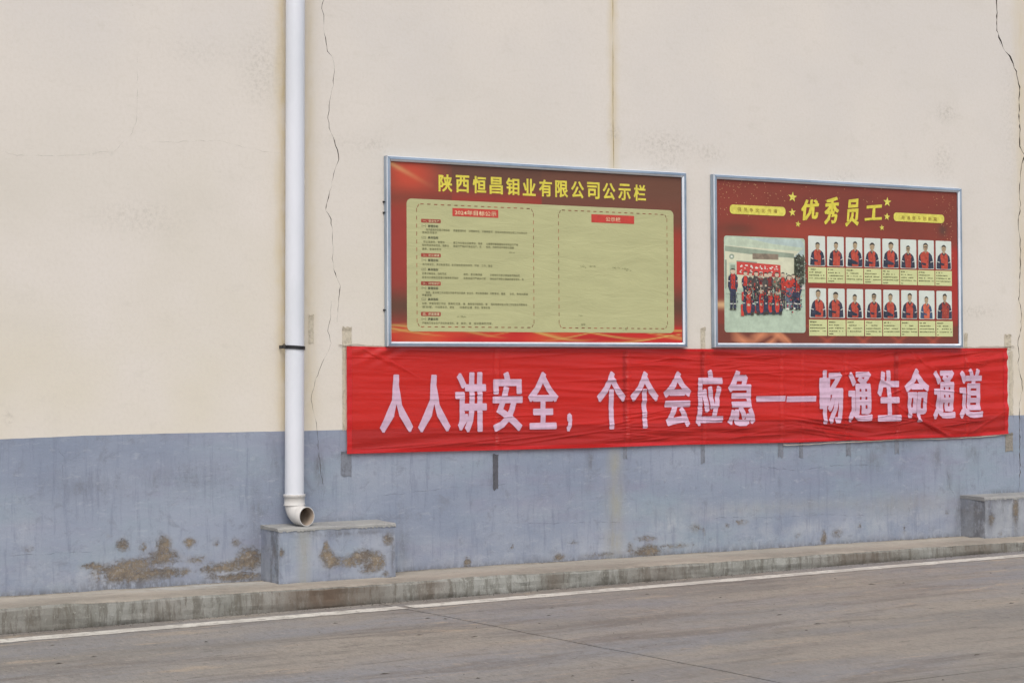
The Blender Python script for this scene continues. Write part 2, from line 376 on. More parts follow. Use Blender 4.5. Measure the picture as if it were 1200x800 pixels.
# ------------------------------------------------------------------ the wall
X0, X1, ZB, ZT = -22.0, 34.0, -0.40, 8.6
def dado_z(x): return 0.936 + .004*noise.noise(Vector((x*1.3, 0, 0))) + (-.012 if x < 3.6 else 0)*min(1, (3.6-x)/.5) + .0015*noise.noise(Vector((x*14, 3, 0)))
def ribbon(pts, w, seed, px=True, jag=.004, step=.025, taper=True):
    """ragged closed outline around a polyline; w metres wide"""
    r = random.Random(seed)
    P_ = [W(*p) for p in pts] if px else [Vector((p[0], 0, p[1])) for p in pts]
    line = []
    for a, b in zip(P_, P_[1:]):
        n = max(1, int((b-a).length/step))
        for i in range(n): line.append(a.lerp(b, i/n))
    line.append(P_[-1])
    L = len(line); left, right = [], []
    run, shut = 0, False
    for i, p in enumerate(line):
        if run <= 0: shut = (not shut) and r.random() < .75; run = r.randint(1, 3) if shut else r.randint(2, 7)
        run -= 1
        t = line[min(i+1, L-1)]-line[max(i-1, 0)]
        nrm = Vector((t.z, 0, -t.x)).normalized()
        c = p + nrm*r.uniform(-jag, jag)*(0 if i in (0, L-1) else 1)
        ww = (w(i/(L-1)) if callable(w) else w)*(.18 if shut and not callable(w) else 1)
        ww *= r.uniform(.15, 1.6)*(min(1, i/4+.15, (L-1-i)/4+.15) if taper else 1)
        left.append((c+nrm*ww/2)); right.append((c-nrm*ww/2))
    return [(p.x, p.z) for p in left+right[::-1]]
cracks = []
LC = [(380, -95), (376, -40), (379, 0), (377.5, 10), (380, 18), (379.5, 35), (382, 50), (384, 60), (389, 67), (392, 74), (391.5, 90), (389.5, 105), (387, 117), (385.5, 130), (384.5, 138), (386, 144), (385, 150), (388, 156), (392, 165), (395, 176), (397, 187), (393, 196), (390.5, 204), (388.5, 218), (386, 225), (383, 238), (381.5, 247), (385, 251), (388, 257), (389.5, 272), (390, 290), (389.5, 303), (391.5, 315), (395, 325), (398.5, 335), (397.5, 350), (396, 362), (395, 378)]
cracks.append(ribbon(LC, .0040, 1))
LB = [(388, 352), (387.5, 372), (384.5, 388), (388.5, 402), (383, 414), (376, 430), (370.5, 444), (366.5, 458), (364.5, 468), (366.5, 478), (370, 490), (371.5, 502), (372, 508), (373, 522), (374.5, 540), (376.5, 556), (379.5, 574), (378.5, 584)]
cracks.append(ribbon(LB, .0020, 2))
RC = [(1166, -60), (1167.5, 0), (1168.3, 15), (1168.5, 36), (1171, 44), (1174, 53), (1178, 60), (1184, 66), (1187, 75), (1191, 84), (1193.5, 95), (1195.2, 106), (1194.3, 120), (1194, 137), (1195.3, 152), (1194.5, 168), (1196.5, 175), (1201, 182), (1198.5, 190), (1196.5, 198), (1196, 205), (1195.2, 217), (1194, 225), (1196, 240), (1193.5, 258), (1193.2, 268), (1195.8, 285), (1195.5, 310), (1195.3, 332), (1194, 350), (1197, 368), (1196.5, 386), (1193.5, 398), (1192.6, 404), (1194.5, 413), (1193, 425), (1195, 437), (1198, 446), (1197.5, 458), (1195, 472), (1194.5, 486), (1194.8, 500), (1195, 520), (1195.5, 545), (1195, 572)]
cracks.append(ribbon(RC, lambda t: .0095 if t < .42 else .0065, 3, jag=.005))
cracks.append(ribbon([(1171, 40), (1171.5, 50), (1173, 58)], .003, 31))
cracks.append(ribbon([(0, 177), (20, 182), (60, 183), (103, 182), (118, 178), (134, 178), (142, 169), (152, 161), (157, 150), (160.5, 138), (161, 60)], .0006, 4))
cracks.append(ribbon([(174, 166), (200, 167), (232, 165), (262, 166), (280, 171), (311, 178), (330, 180)], .0006, 5))
cracks.append(ribbon([(1187, 412), (1187.3, 440), (1187, 484), (1187.5, 500)], .0018, 6))
cracks.append(ribbon([(890, 547), (915, 549), (933, 551.5), (950, 549.5), (968, 546), (990, 544.5), (1014, 544.5), (1030, 545.5)], .0014, 7))
cracks.append(ribbon([(1062, 588), (1064, 592), (1066, 600), (1067, 601)], .0025, 8))
cracks.append(ribbon([(1084, 609), (1087, 613), (1089.5, 620)], .0025, 9))
cracks.append(ribbon([(1107, 545), (1112, 560), (1113, 572), (1121, 583)], .0016, 10))
cracks.append(ribbon([(440, 581), (480, 577), (530, 571), (562, 568), (600, 567)], .0009, 11))
cracks.append(ribbon([(0, 651), (30, 650), (60, 648), (110, 646)], .0009, 12))
cracks.append(ribbon([(820, 607), (850, 606), (900, 606), (960, 603), (1020, 604), (1050, 603)], .0009, 13))
cracks.append(ribbon([(60, 520), (75, 535), (72, 560), (80, 590)], .0007, 14))
cracks.append(ribbon([(600, 612), (660, 613), (700, 611), (760, 612)], .0008, 15))
cracks.append(ribbon([(1155, 560), (1152, 566), (1154, 574)], .0022, 16))
xj = W(718.5, 100).x
cracks.append(ribbon([(xj, 5.2), (xj+.002, 4), (xj-.003, 3.2), (xj, 2.6), (xj, 1.5), (xj+.002, 1.25)], .0045, 17, px=False, jag=.0012, step=.06))

verts = []; edges = []; faces = []
def addpoly(p):
    b = len(verts); verts.extend(Vector(q) for q in p); faces.append(list(range(b, b+len(p))))
for p in cracks: addpoly(p)
for x, z in ((X0, ZB), (X1, ZB), (X1, ZT), (X0, ZT)): verts.append(Vector((x, z)))
b = len(verts)
dl = [(X0, dado_z(X0)), (-5, dado_z(-5)), (2, dado_z(2))]+[(2+.04*i, dado_z(2+.04*i)) for i in range(1, 262)]+[(18, dado_z(18)), (X1, dado_z(X1))]
verts.extend(Vector(q) for q in dl); edges += [(b+i, b+i+1) for i in range(len(dl)-1)]
r = random.Random(5)
z = 0.0
while z < 4.7:
    st = .03 if z < .93 else .06
    x = 2.2
    while x < 12.2:
        if abs(z-.936) > .016: verts.append(Vector((x+r.uniform(-.3, .3)*st, z+r.uniform(-.3, .3)*st)))
        x += st
    z += st
cv, ce, cf, ov, oe, of = delaunay_2d_cdt(verts, edges, faces, 0, 1e-6)
wv = [Vector((q.x, 0.0, q.y)) for q in cv]
keepf = [(f_, (len(o_) > 0)) for f_, o_ in zip(cf, of)]
upper, lower = [], []
hole_edges = {}
for f_, inside in keepf:
    if inside: continue
    cx = sum(cv[i].x for i in f_)/len(f_); cz = sum(cv[i].y for i in f_)/len(f_)
    (upper if cz > dado_z(cx) else lower).append(f_)
# directed edges used once and not on the outer rectangle are crack rims
def rims(fs_all):
    cnt = {}
    for f_ in fs_all:
        for i in range(len(f_)):
            e = (f_[i], f_[(i+1) % len(f_)]); cnt[e] = 1
    out = []
    for (a, b_) in cnt:
        if (b_, a) not in cnt:
            p, q = cv[a], cv[b_]
            if (abs(p.x-X0) < .01 and abs(q.x-X0) < .01) or (abs(p.x-X1) < .01 and abs(q.x-X1) < .01) or (abs(p.y-ZB) < .01 and abs(q.y-ZB) < .01) or (abs(p.y-ZT) < .01 and abs(q.y-ZT) < .01): continue
            out.append((a, b_))
    return out
rim = rims(upper+lower)
def bl(cx, cz, rx, rz, x, z, p=2.0):
    d = ((x-cx)/rx)**2+((z-cz)/rz)**2
    return math.exp(-d*1.2)
SX = 1/165.0
def spot(px, py, rx, ry, a=1.0, y=0.0):
    if y == 0.0 and ry > 3 and a >= .5 and 600 < py < 680: rx, ry = rx*1.08, ry*1.05
    p = W(px, py, y); dpx = (W(px+1, py, y)-p).x; dpz = (p-W(px, py+1, y)).z
    return (p.x, p.z, rx*dpx, ry*dpz, a)
peels = [spot(*q) for q in [(144, 638, 8, 7), (168, 640, 6, 4, .9), (192, 638, 8, 10), (222, 635, 7, 5), (108, 663, 15, 4, .85), (158, 661, 26, 7, .85), (192, 652, 19, 9, .9),
        (150, 674, 36, 8, .95), (200, 671, 26, 5, .9), (246, 668, 10, 5, .6), (268, 664, 26, 6, .85), (230, 655, 14, 6, .55), (130, 668, 20, 6, .7), (293, 654, 14, 13, 1), (278, 676, 32, 4, .95), (34, 643, 4, 5, .8), (108, 630, 3, 3, .5), (126, 629, 3, 3, .5), (253, 636, 5, 4, .6), (276, 635, 6, 6, .55),
        (548, 659, 4, 7, .9), (655, 652, 8, 5, .75), (670, 634, 8, 3, .6), (757, 631, 14, 4, .6), (759, 646, 19, 6, .95), (738, 640, 4, 5, .5), (815, 618, 9, 8, .42), (868, 612, 9, 3.5, .62), (852, 616, 3, 3, .5), (825, 622, 3, 8, .4),
        (965, 630, 3, 9, .85), (981, 625, 9, 7, .48), (1006, 615, 6, 3, .6), (1110, 600, 6, 6, .35), (600, 640, 3, 5, .4), (935, 627, 5, 4, .4), (1060, 620, 3, 8, .4), (702, 650, 25, 3, .5), (790, 640, 30, 4, .45)]]
darks = [spot(*q) for q in [(150, 684, 60, 7, 1), (280, 680, 30, 5, 1), (60, 694, 80, 4, .7), (374, 548, 6, 20, .8), (692, 538, 4, 16, .7), (640, 664, 60, 3, .8), (520, 668, 60, 3, .8), (850, 648, 90, 3, .8), (1000, 637, 90, 3, .8), (690, 560, 5, 20, .3), (1098, 535, 6, 14, .6), (1140, 533, 8, 12, .5), (1112, 560, 5, 20, .4),
        (1024, 540, 10, 12, .5), (1125, 600, 6, 30, .6), (690, 526, 12, 5, .5), (575, 560, 3, 12, .4), (1175, 578, 30, 4, .8), (307, 600, 6, 14, .5), (300, 612, 8, 60, .4), (472, 640, 6, 30, .4), (405, 610, 60, 4, .5), (1040, 522, 40, 5, .4), (320, 540, 8, 30, .3), (100, 570, 60, 20, .25), (220, 560, 60, 20, .25)]]
pales = [spot(*q) for q in [(100, 672, 40, 10, .8), (250, 668, 45, 12, .8), (195, 670, 40, 9, .8), (60, 685, 50, 8, .5), (790, 613, 30, 12, .8), (760, 600, 40, 10, .4), (960, 620, 160, 12, .6), (1060, 610, 60, 12, .7), (1105, 600, 20, 20, .5), (400, 600, 24, 14, .55), (540, 640, 90, 20, .4), (850, 600, 120, 16, .4), (420, 560, 50, 24, .25), (620, 600, 80, 20, .3), (20, 620, 60, 30, .3)]]
greens = [spot(*q) for q in [(721, 545, 9, 25, 1), (721, 590, 10, 40, 1), (720, 635, 10, 22, 1), (950, 592, 150, 8, .35), (1060, 590, 60, 14, .5)]]
ystain = [(W(333, 300).x-.005, 1.0, .030, 99, .95), (W(333, 300).x-.03, 1.0, .05, 99, .16), (W(360, 300).x+.01, 1.0, .05, 99, .55), (xj, 1, .030, 99, .75), (xj, 1, .012, 99, .6), (W(1196, 60).x, 1, .07, 99, .6), (W(407, 460).x-.01, 1.2, .03, 99, .0), (W(1190, 450).x, 1.25, .05, .35, .5)]
grime = [spot(*q) for q in [(165, 255, 60, 20, .35), (305, 80, 25, 50, .4), (780, 170, 40, 16, .5), (1110, 130, 14, 10, .5), (1140, 365, 30, 6, .6), (440, 170, 20, 10, .4), (990, 210, 30, 8, .4), (60, 490, 6, 4, .6), (830, 180, 20, 10, .5), (1107, 135, 10, 8, .6), (780, 190, 20, 10, .5), (12, 492, 3, 2.5, .9), (718, 155, 6, 10, .6), (1184, 140, 12, 100, .25), (230, 60, 60, 20, .2), (120, 180, 60, 4, .3), (410, 165, 40, 8, .3), (1105, 190, 12, 22, .5)]]
def m_lower(x, z):
    pp = [a*bl(cx, cz, rx, rz, x, z) for cx, cz, rx, rz, a in peels]; R = min(1.1, .65*max(pp)+.35*sum(pp))
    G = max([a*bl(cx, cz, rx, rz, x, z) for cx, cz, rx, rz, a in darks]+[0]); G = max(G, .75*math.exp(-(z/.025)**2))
    B = max([a*bl(cx, cz, rx, rz, x, z) for cx, cz, rx, rz, a in pales]+[0]); B = max(B, .55*max(0, 1-z/.35))
    A = max([a*bl(cx, cz, rx, rz, x, z) for cx, cz, rx, rz, a in greens]+[0])
    return (R, G, B, A)
def m_upper(x, z):
    R = max([a*bl(cx, cz, rx, rz, x, z) for cx, cz, rx, rz, a in ystain]+[0])
    G = max([a*bl(cx, cz, rx, rz, x, z) for cx, cz, rx, rz, a in grime]+[0])
    B = max(0, min(1, (3.4-z)/2.2 + .35*noise.noise(Vector((x*.7, z*.9, 0)))))*(1.0 if x < 5 else max(.45, 1-(x-5)*.1))  # warm ground bounce painted in: yellower towards the bottom, broken by noise
    return (R, G, B, 1)
wall = tag(empty('factory_wall', (6, .13, 0)), 'cracked factory wall painted cream above and blue-grey below, behind the banner', 'wall')
def wallpart(name, fs, mat, mf, with_rim):
    used = {}; v = []; f = []
    def g(i, back=False):
        k = (i, back)
        if k not in used:
            used[k] = len(v); p = wv[i]; v.append((p.x, .028 if back else 0.0, p.z))
        return used[k]
    for q in fs: f.append(tuple(g(i) for i in q))
    s = {i for q in fs for i in q}; nf = len(f)
    for a, b_ in rim:
        if a in s and b_ in s: f.append((g(b_), g(a), g(a, True), g(b_, True)))
    o = mesh(name, v, f, [mat, CORE], wall, [0]*nf+[1]*(len(f)-nf))
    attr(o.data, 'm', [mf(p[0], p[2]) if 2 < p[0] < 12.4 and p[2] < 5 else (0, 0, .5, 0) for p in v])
    return o
# winding: CDT gives counter-clockwise in (x,z) -> normal -y
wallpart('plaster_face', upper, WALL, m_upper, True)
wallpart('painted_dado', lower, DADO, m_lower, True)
bm = bmesh.new(); box_bm(bm, X0, X1, .029, .27, ZB, ZT); bmo('wall_core', bm, CORE, wall)
bm = bmesh.new(); box_bm(bm, X0-.05, X1+.05, -.06, .33, ZT+.002, ZT+.12); bmo('coping', bm, BTOP, wall)
bm = bmesh.new(); box_bm(bm, xj-.006, xj+.006, .0012, .027, .95, 5.2); bmo('joint_sealant', bm, SEALANT, wall)
keep(wall)

# ------------------------------------------------------------------ concrete plinths on the kerb
def plinth(name, x0, x1, y0, h, label, peel, dark, seed, front_m):
    root = tag(empty(name, ((x0+x1)/2, y0/2, 0)), label, 'plinth', 'concrete plinths against the wall')
    def q(x, y, z, k): return noise.noise(Vector((x*4+seed, y*7, z*6)))*.006*k
    v, f = [], []; nx, nz = 44, 18
    def grid(fn, nu, nv):
        b = len(v)
        for j in range(nv+1):
            for i in range(nu+1): v.append(fn(i/nu, j/nv))
        for j in range(nv):
            for i in range(nu):
                a = b+j*(nu+1)+i; f.append((a, a+1, a+nu+2, a+nu+1))
        return b
    ht = h-.017
    def front(u, w): x = x0+(x1-x0)*u; z = ht*w; return (x, y0+q(x, 0, z, 1), z)
    def side(u, w): y = (y0)*u; z = ht*w; return (x0+(q(0, y, z, 1) if 0 < u < 1 else 0), y+(q(x0, 0, z, 1) if u == 1 else 0), z)
    def side2(u, w): y = y0*(1-u); z = ht*w; return (x1+(q(9, y, z, 1) if 0 < u < 1 else 0), y+(q(x1, 0, z, 1) if u == 0 else 0), z)
    grid(front, nx, nz); n1 = len(f)
    grid(side, 14, nz); n2 = len(f); grid(side2, 14, nz)
    o = mesh('painted_block', v, f, [front_m, front_m], root, None, True)
    def mf(p):
        x, y, z = p
        R = max([a*bl(cx, cz, rx, rz, x, z) for cx, cz, rx, rz, a in peel]+[0]) if y < y0*.9 else .25*max(0, 1-abs(z-.2)/.1)
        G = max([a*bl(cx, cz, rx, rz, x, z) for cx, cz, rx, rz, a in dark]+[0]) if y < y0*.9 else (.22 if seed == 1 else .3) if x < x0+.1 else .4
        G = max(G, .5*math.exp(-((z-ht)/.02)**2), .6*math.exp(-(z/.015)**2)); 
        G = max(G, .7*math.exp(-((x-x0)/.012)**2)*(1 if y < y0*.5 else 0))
        A = .8*math.exp(-((x-W(356, 650, y0).x)/.045)**2) if seed == 1 else 0
        return (R, G, .35, A)
    attr(o.data, 'm', [mf(p) for p in v])
    # ragged cement cap
    v, f = [], []; r_ = random.Random(seed)
    n = 90
    for i in range(n+1):
        x = x0-.004+(x1-x0+.008)*i/n
        e = .005*noise.noise(Vector((x*9, seed, 2)))+r_.uniform(-.0012, .0012)
        drop = r_.uniform(0, .010)*(1 if r_.random() < .5 else 0)
        v += [(x, 0.004, h+.004), (x, y0*.5, h+e*.7), (x, y0+.008-e, h-.001+e*.5), (x, y0-.0015+e*.6, h-.008+e), (x, y0-.0035+e*.3, ht-.003-drop), (x, y0+.012, ht-.003-drop)]
    for i in range(n):
        for j in range(5):
            a = i*6+j; f.append((a, a+1, a+7, a+6))
    f.append((0, 5, 4, 3, 2, 1)); f.append(tuple(n*6+j for j in range(6)))
    b = len(v); v += [(x0-.004, .004, ht-.003), (x1+.004, .004, ht-.003)]; f += [(0, b, 5), (n*6, n*6+5, b+1)]
    mesh('cement_cap', v, f, BTOP, root)
    keep(root); return root
Y1 = -.275
pl1 = plinth('concrete_plinth', 4.745, 5.553, Y1, .345, 'painted concrete plinth with peeled brown patches, standing under the end of the white downpipe',
       [spot(*q, y=Y1) for q in [(383, 650, 9, 9, 1), (389, 658, 11, 8, 1), (382, 640, 3, 8, .9), (426, 652, 20, 9, 1), (438, 658, 15, 12, 1), (432, 666, 12, 6, .9), (412, 658, 12, 7, .9), (455, 632, 8, 8, .6), (330, 648, 3, 6, .8), (452, 672, 6, 4, .6)]],
       [spot(*q, y=Y1) for q in [(432, 652, 20, 12, .2), (455, 630, 8, 9, .9), (461, 650, 4, 40, .8), (363, 621, 12, 4, 1), (330, 650, 5, 12, .4), (415, 624, 60, 4, .7), (326, 650, 3, 40, .5)]], 1, DADO)
pl2 = plinth('concrete_plinth', 10.64, 11.58, -.265, .318, 'bare weathered concrete plinth against the blue-grey dado at the far right end of the kerb', 
       [spot(*q, y=-.265) for q in [(1162, 608, 4, 8, .8), (1190, 596, 4, 20, .7), (1172, 625, 3, 4, .5)]],
       [spot(*q, y=-.265) for q in [(1190, 600, 4, 28, 1), (1160, 600, 4, 25, .8), (1176, 590, 3, 18, .6), (1175, 585, 40, 5, .8)]], 2, BARE)

# ------------------------------------------------------------------ downpipe
pc = W(346, 400, -.09); PX = 4.944; PR = .0605
pipe = tag(empty('downpipe', (PX, -.09, .345)), 'white plastic rain downpipe ending in an open elbow just above the left concrete plinth', 'pipe')
bm = bmesh.new()
# photo: the pipe leans a hair to the left going down
tube_bm(bm, [(PX+.012*(z-2)/2, -.09, z) for z in (8.4, 6, 4, 3, 2, 1.2, .538)], PR, 40, False)
bmo('pipe', bm, PVC, pipe, True)
bm = bmesh.new()
zc0 = .53
prof = [(r_0, z_0-.062) for r_0, z_0 in [(PR-.004, .60), (PR+.008, .602), (PR+.009, .598), (PR+.009, .585), (PR+.004, .582), (PR+.0045, .540), (PR+.0075, .537), (PR+.0075, .531), (PR+.001, .528)]]
for a, b_ in zip(prof, prof[1:]):
    pass
rings = []
for rr, z in prof:
    rings.append([bm.verts.new((PX-.0085+rr*math.cos(t*2*math.pi/40), -.09+rr*math.sin(t*2*math.pi/40), z)) for t in range(40)])
for a, b_ in zip(rings, rings[1:]):
    for k in range(40): bm.faces.new((a[k], b_[k], b_[(k+1) % 40], a[(k+1) % 40]))
bmo('socket', bm, PVCE, pipe, True)
# elbow, bends out from the wall and a little to the right
dirh = Vector((.26, -.965, 0)).normalized(); up = Vector((0, 0, 1)); sidev = dirh.cross(up)
c0 = Vector((PX-.0085, -.09, .483)); RB = .078; ctr = c0+dirh*RB
out, inn = [], []
bm = bmesh.new()
zc_ = .405
cy = [c0+Vector((0, 0, .01))]
frames = []
for i in range(13):
    a = math.radians(90*i/12)
    p = c0+dirh*(RB*(1-math.cos(a)))-up*(RB*math.sin(a))
    t = dirh*math.sin(a)-up*math.cos(a); nrm = dirh*math.cos(a)+up*math.sin(a)
    frames.append((p, nrm))
frames.append((frames[-1][0]+dirh*.045, frames[-1][1]))
def ring(p, nrm, r): return [bm.verts.new(p+sidev*r*math.cos(k*2*math.pi/40)+nrm*r*math.sin(k*2*math.pi/40)) for k in range(40)]
ro = [ring(p, n_, PR+.001) for p, n_ in frames]
ri = [ring(p, n_, PR-.004) for p, n_ in frames]
for rs, fl in ((ro, 1), (ri, 0)):
    for a, b_ in zip(rs, rs[1:]):
        for k in range(40):
            fc = (a[k], a[(k+1) % 40], b_[(k+1) % 40], b_[k]); fc = bm.faces.new(fc if fl else fc[::-1]); fc.material_index = 0 if fl else 1; fc.smooth = True
a, b_ = ro[-1], ri[-1]
for k in range(40): bm.faces.new((a[k], a[(k+1) % 40], b_[(k+1) % 40], b_[k])).material_index = 0
me = bpy.data.meshes.new('elbow'); bm.normal_update(); bm.to_mesh(me); bm.free(); link('elbow', me, [PVCE, PVCIN], pipe)
# black clamp: band round the pipe, ears and a ring bolt on the left
cz = W(346, 407, -.15).z; cxp = PX+.012*(cz-2)/2
bm = bmesh.new()
pts = [(cxp+(PR+.004)*math.cos(t), -.09+(PR+.004)*math.sin(t)) for t in [math.radians(q) for q in range(-185, 10, 8)]]
pts = [(cxp-PR-.006, .0)]+pts+[(cxp+PR+.006, .0)]
pv = []
for x, y in pts:
    d = Vector((x-cxp, y+.09, 0)).normalized()*.0025
    tl = -.004*(x-cxp)/PR
    pv.append([bm.verts.new((x+s*d.x, y+s*d.y, cz+dz+tl)) for s, dz in ((-1, -.011), (1, -.011), (1, .011), (-1, .011))])
for a, b_ in zip(pv, pv[1:]):
    for k in range(4): bm.faces.new((a[k], a[(k+1) % 4], b_[(k+1) % 4], b_[k]))
bm.faces.new(pv[0][::-1]); bm.faces.new(pv[-1])
cl = bmo('clamp', bm, BLACKM, pipe)
bm = bmesh.new(); cc = Vector((cxp-PR-.018, -.105, cz+.008))
tube_bm(bm, [cc+Vector((math.cos(t)*.010, 0, math.sin(t)*.013)) for t in [i*math.pi/8 for i in range(16)]], .0028, 6)
tube_bm(bm, [cc+Vector((.002, 0, -.012)), cc+Vector((.03, -.005, -.013))], .004, 6)
bmo('ring_bolt', bm, BLACKM, pipe)
keep(pipe)

# ------------------------------------------------------------------ text as flat shapes
_tc = {}
def glyphs(s, offset=0.0):
    k = (s, offset)
    if k not in _tc:
        c = bpy.data.curves.new('t', 'FONT'); c.body = s; c.size = 1; c.offset = offset; c.resolution_u = 2
        o = bpy.data.objects.new('t', c); COL.objects.link(o)
        dg = bpy.context.evaluated_depsgraph_get(); dg.update()
        me = bpy.data.meshes.new_from_object(o.evaluated_get(dg))
        v = [tuple(q.co[:2]) for q in me.vertices]; f = [tuple(p.vertices) for p in me.polygons]
        bpy.data.objects.remove(o); bpy.data.curves.remove(c); bpy.data.meshes.remove(me)
        _tc[k] = (v, f)
    return _tc[k]
def fit(s, x0, x1, z0, z1, offset=0.0, keepw=False):
    v, f = glyphs(s, offset)
    if not v: return [], []
    ax, bx = min(q[0] for q in v), max(q[0] for q in v); ay, by = min(q[1] for q in v), max(q[1] for q in v)
    sz = (z1-z0)/max(by-ay, 1e-6); sx = sz if keepw else (x1-x0)/max(bx-ax, 1e-6)
    return [(x0+(x-ax)*sx, z0+(y-ay)*sz) for x, y in v], f
def bold(v, f, rx, rz):
    """thicken strokes: union of the glyph with bands along its outline"""
    cnt = {}
    for t in f:
        for i in range(len(t)): e = (t[i], t[(i+1) % len(t)]); cnt[e] = 1
    V2 = [Vector(p) for p in v]; F2 = [list(t) for t in f]
    # the font mesh repeats points along seams: match edges by position
    key = lambda i: (round(v[i][0], 6), round(v[i][1], 6))
    es = {(key(a), key(b)) for a, b in cnt}
    for a, b in cnt:
        if (key(b), key(a)) in es: continue
        pa, pb = Vector(v[a]), Vector(v[b]); d = pb-pa
        if d.length < 1e-7: continue
        t = d.normalized(); n = Vector((-t.y, t.x)); n = Vector((n.x*rx, n.y*rz)); e = Vector((t.x*rx, t.y*rz))*.62
        k = len(V2); V2 += [pa-e-n, pb+e-n, pb+e+n, pa-e+n]; q = [k, k+1, k+2, k+3]
        ar = sum(V2[q[i]].x*V2[q[(i+1) % 4]].y-V2[q[(i+1) % 4]].x*V2[q[i]].y for i in range(4))
        F2.append(q if ar > 0 else q[::-1])
    E2 = [(q[i], q[(i+1) % len(q)]) for q in F2 for i in range(len(q))]
    V2 = [p+Vector((rb0.uniform(-1, 1), rb0.uniform(-1, 1)))*2e-6 for p in V2]
    cv, ce, cf, ov, oe, of = delaunay_2d_cdt(V2, E2, [], 0, 1e-7)
    C = np.array([[sum(cv[i].x for i in t)/len(t), sum(cv[i].y for i in t)/len(t)] for t in cf]); ins = np.zeros(len(cf), bool)
    for q in F2:
        pts = np.array([V2[i][:] for i in q]); sg = []
        for i in range(len(pts)):
            p0, p1 = pts[i], pts[(i+1) % len(pts)]; sg.append((p1[0]-p0[0])*(C[:, 1]-p0[1])-(p1[1]-p0[1])*(C[:, 0]-p0[0]))
        sg = np.array(sg); ins |= (sg > 0).all(0) | (sg < 0).all(0)
    return [(p.x, p.y) for p in cv], [tuple(t) for t, k in zip(cf, ins) if k]
rb0 = random.Random(77)
def fitb(s, x0, x1, z0, z1, rx, rz):
    v, f = fit(s, x0+rx, x1-rx, z0+rz, z1-rz, 0.0); return bold(v, f, rx, rz)
class Flat:
    """collects flat print shapes lying just proud of a sheet"""
    def __init__(s): s.v = []; s.f = []; s.mi = []
    def add(s, v2, f, y, mi=0):
        b = len(s.v); s.v += [(x, y, z) for x, z in v2]; s.f += [tuple(i+b for i in q) for q in f]; s.mi += [mi]*len(f)
    def poly(s, pts, y, mi=0): s.add(pts, [tuple(range(len(pts)))], y, mi)
    def rect(s, x0, x1, z0, z1, y, mi=0): s.poly([(x0, z0), (x1, z0), (x1, z1), (x0, z1)], y, mi)
    def rrect(s, x0, x1, z0, z1, r, y, mi=0, n=5):
        p = []
        for cx, cz, a0 in ((x1-r, z0+r, -90), (x1-r, z1-r, 0), (x0+r, z1-r, 90), (x0+r, z0+r, 180)):
            for i in range(n+1):
                a = math.radians(a0+90*i/n); p.append((cx+r*math.cos(a), cz+r*math.sin(a)))
        s.poly(p, y, mi)
    def ell(s, cx, cz, rx, rz, y, mi=0, n=14, a0=0, a1=360):
        s.poly([(cx+rx*math.cos(math.radians(a0+(a1-a0)*i/n)), cz+rz*math.sin(math.radians(a0+(a1-a0)*i/n))) for i in range(n if a1-a0 == 360 else n+1)], y, mi)
    def out(s, name, mats, parent, stuff=False):
        o = mesh(name, s.v, s.f, mats, parent, s.mi if isinstance(mats, list) else None)
        if stuff: o['kind'] = 'stuff'
        return o

